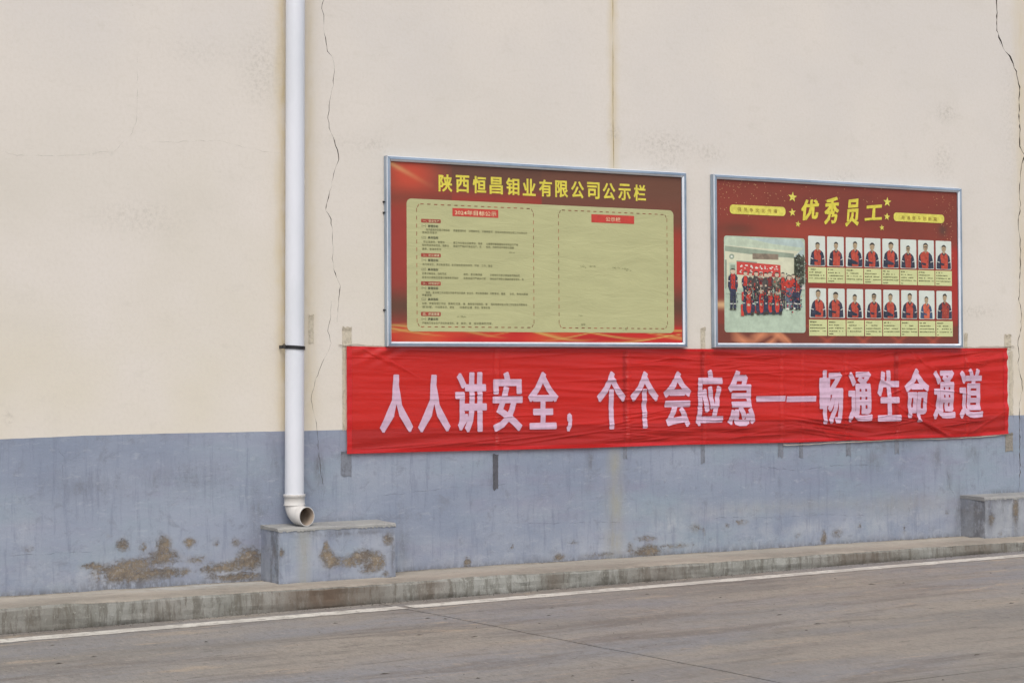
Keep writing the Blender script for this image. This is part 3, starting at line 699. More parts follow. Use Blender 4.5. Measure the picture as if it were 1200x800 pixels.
# ------------------------------------------------------------------ board frame and printed sheet
YP = -.029                                   # face of the printed sheet
def board(name, corners, label, colfn):
    yf = -.052
    c = [W(px, py, yf) for px, py in corners]                       # tl tr br bl at the frame's outer front edge
    x0 = (c[0].x+c[3].x)/2; x1 = (c[1].x+c[2].x)/2; z1 = (c[0].z+c[1].z)/2; z0 = (c[2].z+c[3].z)/2
    root = tag(empty(name, ((x0+x1)/2, 0, z0)), label, 'notice board')
    prof = [(.002, -.003), (0, -.006), (0, -.045), (.0045, yf), (.020, yf-.001), (.0225, yf+.001), (.0335, yf+.0125), (.034, YP+.004)]  # inset, y
    cor = [(x0, z0, 1, 1), (x1, z0, -1, 1), (x1, z1, -1, -1), (x0, z1, 1, -1)]
    for k in range(4):
        a, b_ = cor[k], cor[(k+1) % 4]; v, f = [], []; n = 8
        for i in range(n+1):
            t = i/n
            for ins, y in prof:
                xa, za = a[0]+a[2]*ins, a[1]+a[3]*ins; xb, zb = b_[0]+b_[2]*ins, b_[1]+b_[3]*ins
                g = .0014
                w = .0012*noise.noise(Vector((t*6+k*5, x0, 0)))*math.sin(math.pi*t)
                dx, dz = (xb-xa), (zb-za); L = math.hypot(dx, dz); tt = g/L+(1-2*g/L)*t
                v.append((xa+dx*tt+(w if abs(dz) > abs(dx) else 0), y+w*.5, za+dz*tt+(w if abs(dx) > abs(dz) else 0)))
        P_ = len(prof)
        for i in range(n):
            for j in range(P_-1):
                q = i*P_+j; f.append((q, q+P_, q+P_+1, q+1))
        f.append(tuple(range(P_))); f.append(tuple(n*P_+j for j in range(P_))[::-1])
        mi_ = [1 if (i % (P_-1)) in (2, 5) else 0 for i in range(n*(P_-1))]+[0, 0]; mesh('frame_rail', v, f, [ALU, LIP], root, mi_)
    # mitre shadows come from the real gap; backing board closes the box
    bm = bmesh.new(); box_bm(bm, x0+.006, x1-.006, YP+.008, -.004, z0+.006, z1-.006); bmo('backing_panel', bm, BACKB, root)
    for zz in (z1-.30, z1-.37, z0+.24):
        if name != 'company_notice_board': break
        bm = bmesh.new(); box_bm(bm, x0-.005, x0+.001, -.02, .002, zz-.004, zz+.004); box_bm(bm, x0-.008, x0-.0055, -.006, .002, zz-.006, zz+.006); bmo('fixing_bracket', bm, BLACKM, root)
    nx, nz = 300, 156; v, f, cs = [], [], []
    ax, bx, az, bz = x0+.031, x1-.031, z0+.031, z1-.031
    for j in range(nz+1):
        for i in range(nx+1):
            u, w = i/nx, j/nz
            v.append((ax+(bx-ax)*u, YP, az+(bz-az)*w)); cs.append(colfn(u, w))
    for j in range(nz):
        for i in range(nx):
            a = j*(nx+1)+i; f.append((a, a+1, a+nx+2, a+nx+1))
    sh = mesh('printed_sheet', v, f, P1, root); attr(sh.data, 'print', cs)
    return root, sh, (x0, x1, z0, z1)
def mixc(a, b, t): t = max(0, min(1, t)); return tuple(x+(y-x)*t for x, y in zip(a, b))
def sm(a, b, x): t = max(0, min(1, (x-a)/(b-a))); return t*t*(3-2*t)
def nz2(x, y, s=0): return noise.noise(Vector((x, y, s)))
def bg1(u, w):
    brown = lin(100, 66, 52); red = lin(150, 56, 44); dk = lin(90, 62, 48)
    c = mixc(brown, red, sm(.90, .80, w)*.9+.15*nz2(u*4, w*3))
    if u < .2:
        k = math.exp(-((u-.06)/.09)**2-((w-.93)/.14)**2)
        c = mixc(c, lin(186, 72, 50), k*1.1)
        ray = math.exp(-(((1-w)-u*.9-.01)/.014)**2)*math.exp(-(u/.08)**2); c = mixc(c, lin(205, 150, 100), ray*.8)
        c = mixc(c, lin(120, 60, 45), math.exp(-((w-.80)/.05)**2)*.8)
    side = 1 if u < .5 else 0
    if side: c = mixc(c, lin(148, 56, 46), sm(.76, .66, w)*sm(.18, .34, w)); c = mixc(c, dk, math.exp(-((w-.20)/.09)**2)*.95)
    else: c = mixc(c, lin(106, 68, 52), sm(.60, .74, w)*.9); c = mixc(c, lin(150, 56, 44), sm(.72, .6, w)*sm(.32, .42, w)*.9); c = mixc(c, dk, math.exp(-((w-.22)/.10)**2)*.95)
    b = sm(.115, .075, w)
    base = mixc(lin(196, 44, 36), lin(176, 36, 32), .5+nz2(u*9, w*20))
    base = mixc(base, lin(204, 120, 62), max(0, nz2(u*5+3, w*6, 2))*.7)
    for k in range(9):
        ph = k*1.37; yy = .055+.035*math.sin(u*(3.5+k*.9)+ph)+.018*math.sin(u*11+ph*2)
        base = mixc(base, lin(200, 176, 96), math.exp(-((w-yy)/(.002+.004*abs(math.sin(ph+u*5))))**2)*max(0, .1+.7*math.sin(u*7+ph)))
    c = mixc(c, base, b)
    return c
b1, sh1, E1 = board('company_notice_board', [(453, 181), (804.5, 203.5), (806.5, 408), (455, 405)], 'left notice board in aluminium frame, cream panels of small text under a yellow title', bg1)
def BX(px0, py0, px1, py1, y=YP): a, b_ = W(px0, py0, y), W(px1, py1, y); return min(a.x, b_.x), max(a.x, b_.x), min(a.z, b_.z), max(a.z, b_.z)
y1, y2, y3, y4 = YP-.0010, YP-.0020, YP-.0030, YP-.0040
# title
ta = W(513.8, 204.5, YP); tb = W(756.8, 216.5, YP); tz1 = (ta.z+tb.z)/2; tz0 = (W(513.8, 225, YP).z+W(756.8, 235.6, YP).z)/2
S = '陕西恒昌钼业有限公司公示栏'; wd_ = (tb.x-ta.x)/(len(S)-1+.80); F1 = Flat()
for i, ch in enumerate(S):
    v, f = fitb(ch, ta.x+wd_*i, ta.x+wd_*(i+.80), tz0, tz1, .0035, .0028); F1 = Flat(); F1.add(v, f, y1); F1.out('title_character', YEL, sh1)
# cream field
p = W(476.3, 232.5, YP); q = W(790, 390.5, YP); q2 = W(476.3, 387.8, YP); q3 = W(790, 246.7, YP)
F1 = Flat(); F1.rrect(p.x, q.x, (q.z+q2.z)/2, (p.z+q3.z)/2, .035, y1, n=6); cp = F1.out('cream_field', CREAMP, sh1)
def dashed(nm, a, b_, c_, d_, par):
    x0, x1, z1, z0 = a, b_, c_, d_; F = Flat(); ch = .028; t = .0028; st = .051; ln = .025
    n = int((x1-x0-2*ch)/st); 
    for k in range(n+1):
        xx = x0+ch+(x1-x0-2*ch)*k/(n+.5); F.rect(xx, xx+ln, z1-t, z1+t, y2); F.rect(xx, xx+ln, z0-t, z0+t, y2)
    n = int((z1-z0-2*ch)/st)
    for k in range(n+1):
        zz = z0+ch+(z1-z0-2*ch)*k/(n+.5); F.rect(x0-t*.8, x0+t*.8, zz, zz+ln*1.05, y2); F.rect(x1-t*.8, x1+t*.8, zz, zz+ln*1.05, y2)
    for (cx, cz, sx, sz) in ((x0, z1, 1, -1), (x1, z1, -1, -1), (x0, z0, 1, 1), (x1, z0, -1, 1)):
        a_, b2 = (cx+sx*.003, cz+sz*.022), (cx+sx*.015, cz+sz*.005)
        F.poly([a_, (a_[0]+sx*.005, a_[1]), (b2[0]+sx*.003, b2[1]-0), (b2[0], b2[1]-sz*.004)], y2)
    F.out(nm, DASH, par, True)
L0, L1 = W(488.3, 300, YP).x, W(625.2, 300, YP).x; R0, R1 = W(654.6, 300, YP).x, W(781.6, 300, YP).x
dz1 = (W(500, 238.9, YP).z+W(660, 246.7, YP).z)/2; dz0 = (W(560, 383, YP).z+W(720, 384.8, YP).z)/2
dashed('dashed_border', L0, L1, dz1, dz0, sh1); dashed('dashed_border', R0, R1, dz1, dz0, sh1)
def hbox(px0, py0, px1, py1, txt, tx0, ty0, tx1, ty1, m, off, par, rad=.002, y=y2):
    a = W(px0, (py0), YP); b_ = W(px1, py1, YP)
    F = Flat(); F.rrect(a.x, b_.x, b_.z, a.z, rad, y, 0); c = W(tx0, ty0, YP); d = W(tx1, ty1, YP)
    v, f = fit(txt, c.x, d.x, d.z, c.z, off); F.add(v, f, y-.001, 1); F.out('heading_box', [m, WHT], par)
hbox(530, 243.7, 583.8, 255.4, '2024年目标公示', 532.7, 246.0, 581.5, 253.8, REDP, .004, sh1)
hbox(692.8, 251, 743, 262.6, '公示栏', 709.5, 254.2, 726.9, 260, REDP, .0, sh1)
for (a, b_), t in zip(((256.4, 261.6), (296.6, 301.6), (329.6, 334.6), (365.3, 370.4)), ('一、安全生产', '二、职业健康', '三、环境保护', '四、质量管理')):
    hbox(493.2, a, 516.4, b_, t, 495.4, a+.9, 514.6, b_-.8, REDD, .0, sh1, .006)
rb = random.Random(11)
base_txt = '严格执行安全生产责任制度落实隐患排查治理工作加强全员教育培训提高防范意识确保各项指标完成持续改进环境职业健康质量管理体系有效运行'
def line(segs, py, h=2.5, bold=False, par=sh1):
    F = Flat(); z = W(500, py, YP).z; hh = h/2*.0062
    for px0, px1, txt in segs:
        a = W(px0, py, YP).x; b_ = W(px1, py, YP).x
        if txt is None:
            n = max(2, int((b_-a)/.0162)); s0 = rb.randrange(len(base_txt)-2); txt = ''.join(base_txt[(s0+i) % len(base_txt)] for i in range(n))
            if rb.random() < .6: k = rb.randrange(2, max(3, n)); txt = txt[:k]+'，'+txt[k+1:]
        v, f = fit(txt, a, b_, z-hh, z+hh, .012 if bold else 0.0); F.add(v, f, y2)
    F.out('small_print', INKB if bold else INK, par, True)
for py, t in ((264.9, '（一）管理目标'), (278.3, '（二）具体指标'), (304.8, '（一）管理目标'), (315.7, '（二）具体指标'), (337.6, '（一）管理目标'), (350.5, '（二）具体指标'), (373.8, '（一）质量目标')):
    line([(494, 513.5, t)], py, 3.0, True)
N_ = None
line([(499, 527, N_), (531, 546, N_), (549, 577, N_), (580, 617.5, N_)], 269); line([(494.5, 512, N_)], 272.4)
line([(496, 521, N_), (531, 565, N_), (569.5, 607, N_)], 283.4); line([(494.5, 526, N_), (531, 564, N_), (569.5, 602, N_)], 287.3); line([(494.5, 517, N_)], 291.7)
line([(495, 527, N_), (529, 561, N_), (564, 577, N_)], 309.7)
line([(494.5, 523, N_), (543, 565, N_), (574, 609, N_)], 320.4); line([(494.5, 537, N_), (543, 569, N_), (574, 613.5, N_)], 325)
line([(499, 545, N_), (547, 572, N_), (574, 592, N_), (597, 618.5, N_)], 342.6); line([(494.5, 505.5, N_)], 345.7)
line([(494.5, 522, N_), (525, 545, N_), (548, 571, N_), (575, 617.5, N_)], 355.4); line([(494.5, 507, N_), (510, 532, N_), (538.5, 553, N_), (556, 574, N_)], 359.6)
line([(494.5, 537, N_), (540, 552, N_), (555, 577, N_)], 378.4)
rs = random.Random(5); SM = plain('print_smudge', lin(146, 146, 104), .6, sc=60, var=.15)
for (px, py, rx, ry) in ((683, 312, 3.2, 1.6), (694, 311.8, 3.6, .8), (722, 314, 4, .7), (734, 316, 5, 1.8), (683, 380, 3, 1), (733, 385, 3.2, 2), (680, 370, 2, .8), (600, 296, 3, .5), (540, 371, 6, .5)):
    F1 = Flat()
    for k in range(int(5+rx*2)):
        c = W(px+rs.uniform(-rx, rx), py+rs.uniform(-ry, ry), YP); q = rs.uniform(.002, .006); F1.poly([(c.x+q*rs.uniform(.6, 1.6)*math.cos(a), c.z+q*rs.uniform(.3, .9)*math.sin(a)) for a in (0, 1, 2, 3, 4, 5)], y2-.00002*k)
    F1.out('smudge', SM, sh1, True)
keep(b1)
# small screws/dirt: a rivet and packing tape on the lower rail
F1 = Flat()

def bg2(u, w):
    c = mixc(lin(122, 58, 46), lin(136, 60, 47), .5+.9*nz2(u*3, w*3, 1))
    c = mixc(c, lin(152, 64, 48), math.exp(-((w-.70)/.07)**2)*math.exp(-((u-.35)/.25)**2))
    c = mixc(c, lin(100, 60, 46), math.exp(-((u-.08)/.07)**2-((w-.70)/.04)**2)*.8)
    c = mixc(c, lin(88, 60, 50), math.exp(-((u-.935)/.02)**2-((w-.745)/.04)**2)*.9)
    c = mixc(c, lin(168, 50, 42), sm(.955, .975, u)*sm(.66, .6, w)*sm(.1, .2, w)*.9)
    c = mixc(c, lin(152, 50, 42), sm(.36, .39, u)*sm(.9, .8, w)*sm(.70, .60, w)*.35)
    if w < .12:
        c = mixc(c, lin(104, 62, 50), .6)
        for k, (a, b_, s_) in enumerate(((.10, .02, .05), (.17, .05, .05), (.24, .05, .035), (.205, .0, .03), (.27, .03, .02))):
            d = abs((u-a)-(w-b_)*.6*(1 if k % 2 else -1))/s_+abs(w-b_)/.09
            c = mixc(c, lin(216, 140, 100), max(0, 1-d)*.9)
        for k in range(8):
            d = abs((u-.4-k*.075)-(w*.8-.05)*(1 if k % 2 else -1)); c = mixc(c, lin(178, 84, 62), math.exp(-(d/.012)**2)*.45)
    if u < .05: c = mixc(c, lin(214, 176, 130), math.exp(-((w-.235)/.022)**2)*.85)
    return c
b2, sh2, E2 = board('staff_honour_board', [(836, 205), (1127.5, 219.5), (1129, 407.5), (839, 407.5)], 'right notice board, dark red with a group photo and two rows of staff portraits', bg2)
# gold specks
F = Flat(); rg = random.Random(4)
x0, x1, z0, z1 = E2; WD, HT = x1-x0, z1-z0
for k in range(210):
    if k < 110: u, w = rg.betavariate(1.1, 3.4)*.42+.02, 1-rg.betavariate(1.1, 2.6)*.32-.03
    elif k < 190: u, w = .97-rg.betavariate(1.1, 3)*.16, .97-rg.betavariate(1.1, 1.6)*.5
    else: u, w = rg.uniform(.3, .7), rg.uniform(.86, .97)
    s_ = rg.uniform(.0012, .0042); xx, zz = x0+WD*u, z0+HT*w
    F.poly([(xx-s_, zz), (xx, zz-s_), (xx+s_, zz), (xx, zz+s_)], y1, 0)
F.out('gold_speckle', plain('speck_print', lin(214, 168, 120), .5), sh2, True)
def pill(pts, txt, tb):
    a = W(pts[0], pts[1], YP); b_ = W(pts[2], pts[3], YP); F = Flat(); F.rrect(a.x, b_.x, b_.z, a.z, (a.z-b_.z)*.42, y2, 0, 7)
    c = W(tb[0], tb[1], YP); d = W(tb[2], tb[3], YP); n = len(txt); st = (d.x-c.x)/(n-1+.7)
    for i, ch in enumerate(txt):
        v, f = fit(ch, c.x+st*i, c.x+st*(i+.62), d.z, c.z, -.004); F.add(v, f, y3, 1)
    F.out('slogan_pill', [YEL2, plain('pill_ink', lin(136, 96, 40), .6)], sh2)
pill((854.9, 239.6, 920.4, 253.4), '强员争文化传播', (864, 243.2, 911, 250)); pill((1047, 249, 1106.3, 261.7), '共谱奋斗创新篇', (1056, 252.5, 1098, 259.2))
def star(px, py, r, rot=0, m=0):
    F = Flat(); c = W(px, py, YP); r *= .0069
    F.poly([(c.x+rr*math.sin(rot+k*math.pi/5)*1.0, c.z+rr*math.cos(rot+k*math.pi/5)*.92) for k in range(10) for rr in [r if k % 2 == 0 else r*.42]], y2, m); F.out('gold_star', YEL2, sh2)
for s_ in ((928.6, 231, 6.2, .1), (928.3, 249, 5, -.12), (935, 262.6, 3.9, .15), (1039.6, 236.8, 6, .05), (1039.2, 254, 4.7, .1), (1033.3, 266.8, 3.7, -.1)): star(*s_)
# brush title: heavy strokes, roughened and slanted
F = Flat(); rj = random.Random(8)
for ch, (a, b_, c_, d_) in zip('优秀员工', ((938.5, 233, 959.5, 258), (966, 230.5, 983, 263), (991, 233, 1007, 265), (1013.5, 240, 1034, 259))):
    p, q = W(a, b_, YP), W(c_, d_, YP); v, f = fitb(ch, p.x, q.x, q.z, p.z, .0068, .0055)
    cx, cz = (p.x+q.x)/2, (p.z+q.z)/2
    v = [(x+.10*(z-cz)+.006*nz2(x*60, z*60, 1), z+.10*(x-cx)+.006*nz2(x*50, z*50, 7)) for x, z in v]
    F = Flat(); F.add(v, f, y2); F.out('brush_character', YEL, sh2)

# --- portraits and caption cards
SKIN = plain('print_skin', lin(178, 156, 124), .6, sc=60); HAIR = plain('print_hair', lin(60, 54, 46), .6, sc=60)
NAVY = plain('print_navy', lin(54, 58, 74), .6, sc=40, var=.25); VEST = plain('print_vest', lin(186, 78, 60), .6, sc=40, var=.12)
PBG = plain('print_backdrop', lin(206, 212, 202), .6, sc=8, var=.03); PW = plain('print_white', lin(216, 216, 208), .6)
VEST2 = plain('print_vest_dark', lin(158, 66, 54), .6, sc=40, var=.12); VEST3 = plain('print_vest_orange', lin(206, 104, 76), .6, sc=40)
BLUE = plain('print_blue', lin(62, 84, 112), .6, sc=40); SHADE = plain('print_skin_dark', lin(160, 138, 110), .6, sc=60)
def portrait(x0, x1, z0, z1, k, par):
    r_ = random.Random(k*13+1); F = Flat(); w, h = x1-x0, z1-z0
    mats = [PBG, SKIN, HAIR, NAVY, VEST, PW, VEST2, VEST3, BLUE, SHADE]
    vest = 4; slv = 3
    if k in (5, 15): vest = 6
    if k == 14: vest, slv = 7, 8
    sc = r_.uniform(.93, 1.12) if k != 6 else 1.2
    sh_ = r_.uniform(-.03, .03)
    fx = lambda u: x0+w*(.5+sh_+(u-.5)*sc); fz = lambda v: z0+h*(.02+(v-.02)*sc*(.94 if k != 6 else .86))
    def T(p): return [(min(max(fx(u), x0+.002), x1-.002), fz(v)) for u, v in p]
    F.rrect(x0, x1, z0, z1, .008, y1, 0, 4)
    cx = .5+r_.uniform(-.05, .04); top = .86+r_.uniform(-.03, .03); hw = .122+r_.uniform(-.008, .02); hh = .115; lean = r_.uniform(-.02, .03)
    sh = .56+r_.uniform(-.02, .03); wd = .35+r_.uniform(-.03, .03)
    def P(p, y, m): F.poly([(x, z) for x, z in T(p)], y, m)
    # sleeves / back layer
    P([(cx-.10, sh+.04), (cx-.22, sh+.0), (cx-wd*.98, sh-.085), (cx-wd-.07, sh-.30), (cx-wd-.09, .03), (cx-wd+.12, .02), (cx+wd-.12, .02), (cx+wd+.09, .03), (cx+wd+.07, sh-.30), (cx+wd*.98, sh-.085), (cx+.22, sh+.0), (cx+.10, sh+.04)], y2, slv)
    # vest
    vl, vr = r_.choice([(0, 0), (.06, -.06), (-.05, .06), (.02, -.02), (0, .03)])
    P([(cx-.08, sh+.055), (cx-.17, sh+.015), (cx-.23-vl, sh-.09), (cx-.205+lean-vl, sh-.25), (cx-.19+lean, .02), (cx+.18+lean+vr, .02), (cx+.20+lean+vr, sh-.25), (cx+.22+vr, sh-.09), (cx+.17, sh+.015), (cx+.08, sh+.055), (cx, sh-.01)], y3, vest)
    # neck, head
    P([(cx-.06, sh+.10), (cx-.065, sh+.03), (cx, sh-.04), (cx+.065, sh+.03), (cx+.06, sh+.10)], y3-.0004, 9 if k % 3 == 0 else 1)
    F.ell(fx(cx), fz(top-.10), w*hw*sc, h*hh*sc, y3-.0008, 1)
    F.ell(fx(cx+.02), fz(top-.125), w*hw*.6*sc, h*hh*.6*sc, y3-.001, 9 if k in (5, 6, 11) else 1)
    hp = [(cx+hw*1.12*math.cos(math.radians(a)), top-.085+hh*1.06*math.sin(math.radians(a))) for a in range(8, 173, 11)]
    fr = .0+r_.uniform(0, .022)
    hp += [(cx-hw*.9, top-.065), (cx-hw*.7, top-.035-fr), (cx, top-.012-fr), (cx+hw*.7, top-.035-fr), (cx+hw*.9, top-.065)]
    P(hp, y3-.0012, 2)
    for sx in (-1, 1):
        e = [(cx+sx*hw*.45-.022, top-.098), (cx+sx*hw*.45+.022, top-.098), (cx+sx*hw*.45+.02, top-.108), (cx+sx*hw*.45-.02, top-.108)]; P(e, y3-.0014, 2)
    P([(cx-.03, top-.163), (cx+.03, top-.163), (cx+.025, top-.172), (cx-.025, top-.172)], y3-.0014, 6)
    P([(cx-.012, top-.11), (cx+.012, top-.11), (cx+.018, top-.14), (cx-.018, top-.14)], y3-.0014, 9)
    # collar, zip, reflective bands
    P([(cx-.09, sh+.06), (cx-.11, sh+.0), (cx-.02, sh-.07), (cx-.0, sh-.03)], y3-.0016, slv if k % 2 else vest)
    P([(cx+.09, sh+.06), (cx+.11, sh+.0), (cx+.02, sh-.07), (cx+.0, sh-.03)], y3-.0016, slv if k % 3 else vest)
    P([(cx-.006+lean*.5, sh-.05), (cx+.006+lean*.5, sh-.05), (cx+.006+lean, .03), (cx-.006+lean, .03)], y3-.0016, 6)
    for q in range(16):
        uu, vv = cx+r_.uniform(-.2, .2)+lean, r_.uniform(.05, sh-.06); a_, b2 = r_.uniform(.01, .05), r_.uniform(.008, .03)
        P([(uu-a_, vv), (uu, vv-b2), (uu+a_, vv+r_.uniform(-.02, .02)), (uu, vv+b2)], y3-.0015-.00001*q, r_.choice((6, 6, 4, 7)))
    bz = sh-.30+r_.uniform(-.03, .03)
    P([(cx-wd-.055, bz+.035), (cx-wd+.09, bz), (cx-wd+.09, bz-.028), (cx-wd-.06, bz+.005)], y3-.0016, 5)
    P([(cx+wd+.055, bz+.035), (cx+wd-.09, bz), (cx+wd-.09, bz-.028), (cx+wd+.06, bz+.005)], y3-.0016, 5)
    if k in (2, 4, 8, 10, 12): P([(cx-wd-.04, sh-.34), (cx-wd+.1, sh-.28), (cx+.16, sh-.40), (cx+.14, sh-.47), (cx-wd-.02, sh-.44)], y3-.0019, slv)
    if k in (6, 11, 5): P([(cx-hw, top-.085), (cx+hw, top-.085), (cx+hw*.95, top-.112), (cx-hw*.95, top-.112)], y3-.0013, 2)
    if r_.random() < .6: P([(cx-.2, sh-.33), (cx+.02, sh-.36), (cx+.0, sh-.42), (cx-.21, sh-.40)], y3-.0018, slv)
    if r_.random() < .5: P([(cx+.20, sh-.05), (cx+.23, sh-.2), (cx+.13, sh-.13)], y3-.0018, slv)
    o = F.out('portrait_photo', mats, par); return o
def card(x0, x1, z0, z1, k, par):
    r_ = random.Random(k*7+2); F = Flat(); F.rect(x0, x1, z0, z1, y1, 0); h = z1-z0; w = x1-x0
    rows_ = 5 if k in (4, 15, 5) else 4
    for j in range(rows_):
        zc = z1-h*(.14+.19*j); t = h*.042 if j else h*.052
        xx = x0+w*.06; e = x0+w*((.42, .72, .9, .95, .5)[j] if j < 4 else r_.uniform(.1, .6))
        if k % 3 == 0 and j == 3: e = x0+w*.95
        while xx < e:
            l = w*r_.uniform(.035, .075)
            if r_.random() < .86: 
                F.rect(xx, min(xx+l, e), zc-t*r_.uniform(.5, 1), zc+t*r_.uniform(.5, 1), y2, 1)
            xx += l+w*r_.uniform(.015, .03)
    if rows_ == 4 and k % 2: F.rect(x0+w*.06, x0+w*r_.uniform(.12, .4), z0+h*.10, z0+h*.15, y2, 1)
    return F.out('caption_card', [CARD, INK], par)
def lay(n, A, B):
    """n equal cells between first and last pixel boxes"""
    a0, a1 = W(A[0], A[1], YP), W(A[2], A[3], YP); b0, b1_ = W(B[0], B[1], YP), W(B[2], B[3], YP)
    z1 = (a0.z+b0.z)/2; z0 = (a1.z+b1_.z)/2; w = (a1.x-a0.x+b1_.x-b0.x)/2
    return [(a0.x+(b0.x-a0.x)*i/(n-1), a0.x+(b0.x-a0.x)*i/(n-1)+w, z0, z1) for i in range(n)]
labels = ['dark haired worker facing front']
for i, c_ in enumerate(lay(8, (946.9, 276, 966.8, 311.7), (1096.3, 282.2, 1115, 316.3))): portrait(*c_, i, sh2)
for i, c_ in enumerate(lay(8, (946.9, 313, 967.6, 331.4), (1095.8, 316.8, 1116, 335.2))): card(*c_, i, sh2)
for i, c_ in enumerate(lay(8, (948.3, 337.3, 967.6, 372.2), (1097.2, 340.9, 1116, 374.4))): portrait(*c_, i+8, sh2)
for i, c_ in enumerate(lay(8, (948, 374.2, 968.4, 393.4), (1097, 376.2, 1117.2, 394.2))): card(*c_, i+8, sh2)

# --- group photograph
def group_photo(par):
    a, b_ = W(848.2, 275.6, YP), W(944, 389.6, YP); c_, d = W(848.2, 389.4, YP), W(944, 280, YP)
    x0, x1, z1, z0 = a.x, b_.x, (a.z+d.z)/2, (b_.z+c_.z)/2; w, h = x1-x0, z1-z0
    gm = lambda n, r, g, b, var=.08, sc=14: plain('photo_'+n, lin(r, g, b), .55, sc=sc, var=var)
    mats = [gm('ground', 176, 192, 170), gm('sky', 176, 192, 186), gm('wall', 206, 206, 178, .05), gm('soffit', 146, 158, 138), gm('sign', 136, 122, 104, .2), gm('banner_red', 196, 70, 62),
            gm('tree', 84, 90, 74, .4, 40), gm('navy', 60, 64, 84, .25, 50), gm('vest', 200, 66, 52, .12, 50), gm('skin', 202, 182, 158, .08, 50), gm('hair', 66, 62, 54), gm('dark', 84, 78, 74, .25, 50),
            gm('white', 218, 218, 206), gm('jeans', 104, 116, 132), gm('olive', 128, 124, 104, .2, 50), gm('eave', 188, 200, 176), gm('shade', 136, 146, 130), gm('maroon', 140, 52, 50)]
    F = Flat(); yl = [y1]
    def T(p): return [(x0+w*u, z0+h*v) for u, v in p]
    def P(p, m): yl[0] -= .00003; F.poly(T(p), yl[0], m)
    def R(u0, u1, v0, v1, m): P([(u0, v0), (u1, v0), (u1, v1), (u0, v1)], m)
    F.rrect(x0, x1, z0, z1, .022, y1, 0, 6)
    R(.012, .988, .45, .965, 2)
    P([(.012, .90), (.988, .86), (.988, .955), (.95, .985), (.05, .985), (.012, .96)], 15)
    P([(.25, .985), (.95, .985), (.985, .95), (.985, .90), (.6, .93)], 1)
    P([(.012, .84), (.012, .895), (.86, .835), (.86, .79), (.5, .80)], 3)
    R(.86, .988, .52, .80, 6); P([(.86, .80), (.988, .80), (.988, .90), (.93, .86)], 1); P([(.87, .78), (.92, .84), (.96, .80), (.988, .83), (.988, .74), (.87, .74)], 6)
    R(.345, .665, .765, .825, 4); R(.012, .03, .45, .75, 16); R(.06, .16, .46, .72, 15); R(.075, .135, .5, .70, 3)
    # round fan
    F.ell(x0+w*.092, z0+h*.785, w*.032, h*.028, yl[0]-.0001, 3); F.ell(x0+w*.092, z0+h*.785, w*.012, h*.010, yl[0]-.0002, 12); yl[0] -= .0003
    P([(.15, .735), (.69, .71), (.69, .58), (.15, .60)], 5); P([(.15, .735), (.40, .725), (.40, .735), (.15, .745)], 16)
    rr = random.Random(2)
    for row, (v, s_) in enumerate(((.685, .021), (.635, .02))):
        for i in range(8):
            u = .20+i*.062; vv = v-(u-.15)*.03
            if row == 1 and i % 2: continue
            for q in range(5): 
                du, dv = rr.uniform(-s_, s_*.5), rr.uniform(-s_*.9, s_*.7); R(u+du, u+du+rr.uniform(.008, .02), vv+dv, vv+dv+rr.uniform(.006, .014), 12)
    R(.02, .99, .40, .46, 0)
    def person(u, top, foot, s_, top_m, leg_m, crouch=False, arm=7, bands=True):
        H_ = top-foot; hw = s_*.5
        hd = .024*s_/.09
        if not crouch:
            mid = foot+H_*.50
            P([(u-hw*.62, mid+.01), (u-hw*.60, foot+.012), (u-hw*.1, foot+.012), (u, mid-.05), (u+hw*.1, foot+.012), (u+hw*.60, foot+.012), (u+hw*.62, mid+.01)], leg_m)
            R(u-hw*.66, u-hw*.08, foot-.004, foot+.014, 12 if rr.random() < .4 else 10); R(u+hw*.08, u+hw*.66, foot-.004, foot+.014, 12 if rr.random() < .4 else 10)
            if bands: R(u-hw*.62, u-hw*.1, foot+.055, foot+.066, 12); R(u+hw*.12, u+hw*.62, foot+.055, foot+.066, 12)
            P([(u-hw*.5, top-.062), (u-hw*.95, top-.09), (u-hw*1.05, mid+.03), (u-hw*.7, mid-.02), (u+hw*.7, mid-.02), (u+hw*1.05, mid+.03), (u+hw*.95, top-.09), (u+hw*.5, top-.062)], arm)
            P([(u-hw*.36, top-.058), (u-hw*.5, top-.09), (u-hw*.42, mid), (u+hw*.42, mid), (u+hw*.5, top-.09), (u+hw*.36, top-.058)], top_m)
            if bands: R(u-hw*1.03, u-hw*.66, top-.14, top-.131, 12); R(u+hw*.66, u+hw*1.03, top-.14, top-.131, 12)
            if rr.random() < .6: R(u-hw*.3, u+hw*.3, mid+.0, mid+.018, 9)
        else:
            P([(u-hw*.5, top-.065), (u-hw*1.1, top-.11), (u-hw*1.25, foot+.05), (u-hw*.9, foot), (u+hw*.9, foot), (u+hw*1.25, foot+.05), (u+hw*1.1, top-.11), (u+hw*.5, top-.065)], arm)
            P([(u-hw*.4, top-.060), (u-hw*.52, top-.10), (u-hw*.45, foot+.05), (u-hw*.2, foot+.015), (u+hw*.3, foot+.02), (u+hw*.45, foot+.06), (u+hw*.52, top-.10), (u+hw*.4, top-.060)], top_m)
            R(u-hw*1.2, u-hw*.75, top-.155, top-.145, 12); R(u+hw*.75, u+hw*1.15, top-.16, top-.15, 12)
            R(u-hw*.3, u+hw*.25, foot+.09, foot+.115, 9); P([(u-hw, foot+.03), (u-hw*.4, foot+.02), (u-hw*.45, foot-.008), (u-hw*1.05, foot-.004)], 10); P([(u+hw*1.0, foot+.03), (u+hw*.4, foot+.02), (u+hw*.45, foot-.008), (u+hw*1.05, foot-.004)], 10)
        P([(u+hd*math.cos(k*.7854), top-.032+hd*1.0*math.sin(k*.7854)) for k in range(8)], 9)
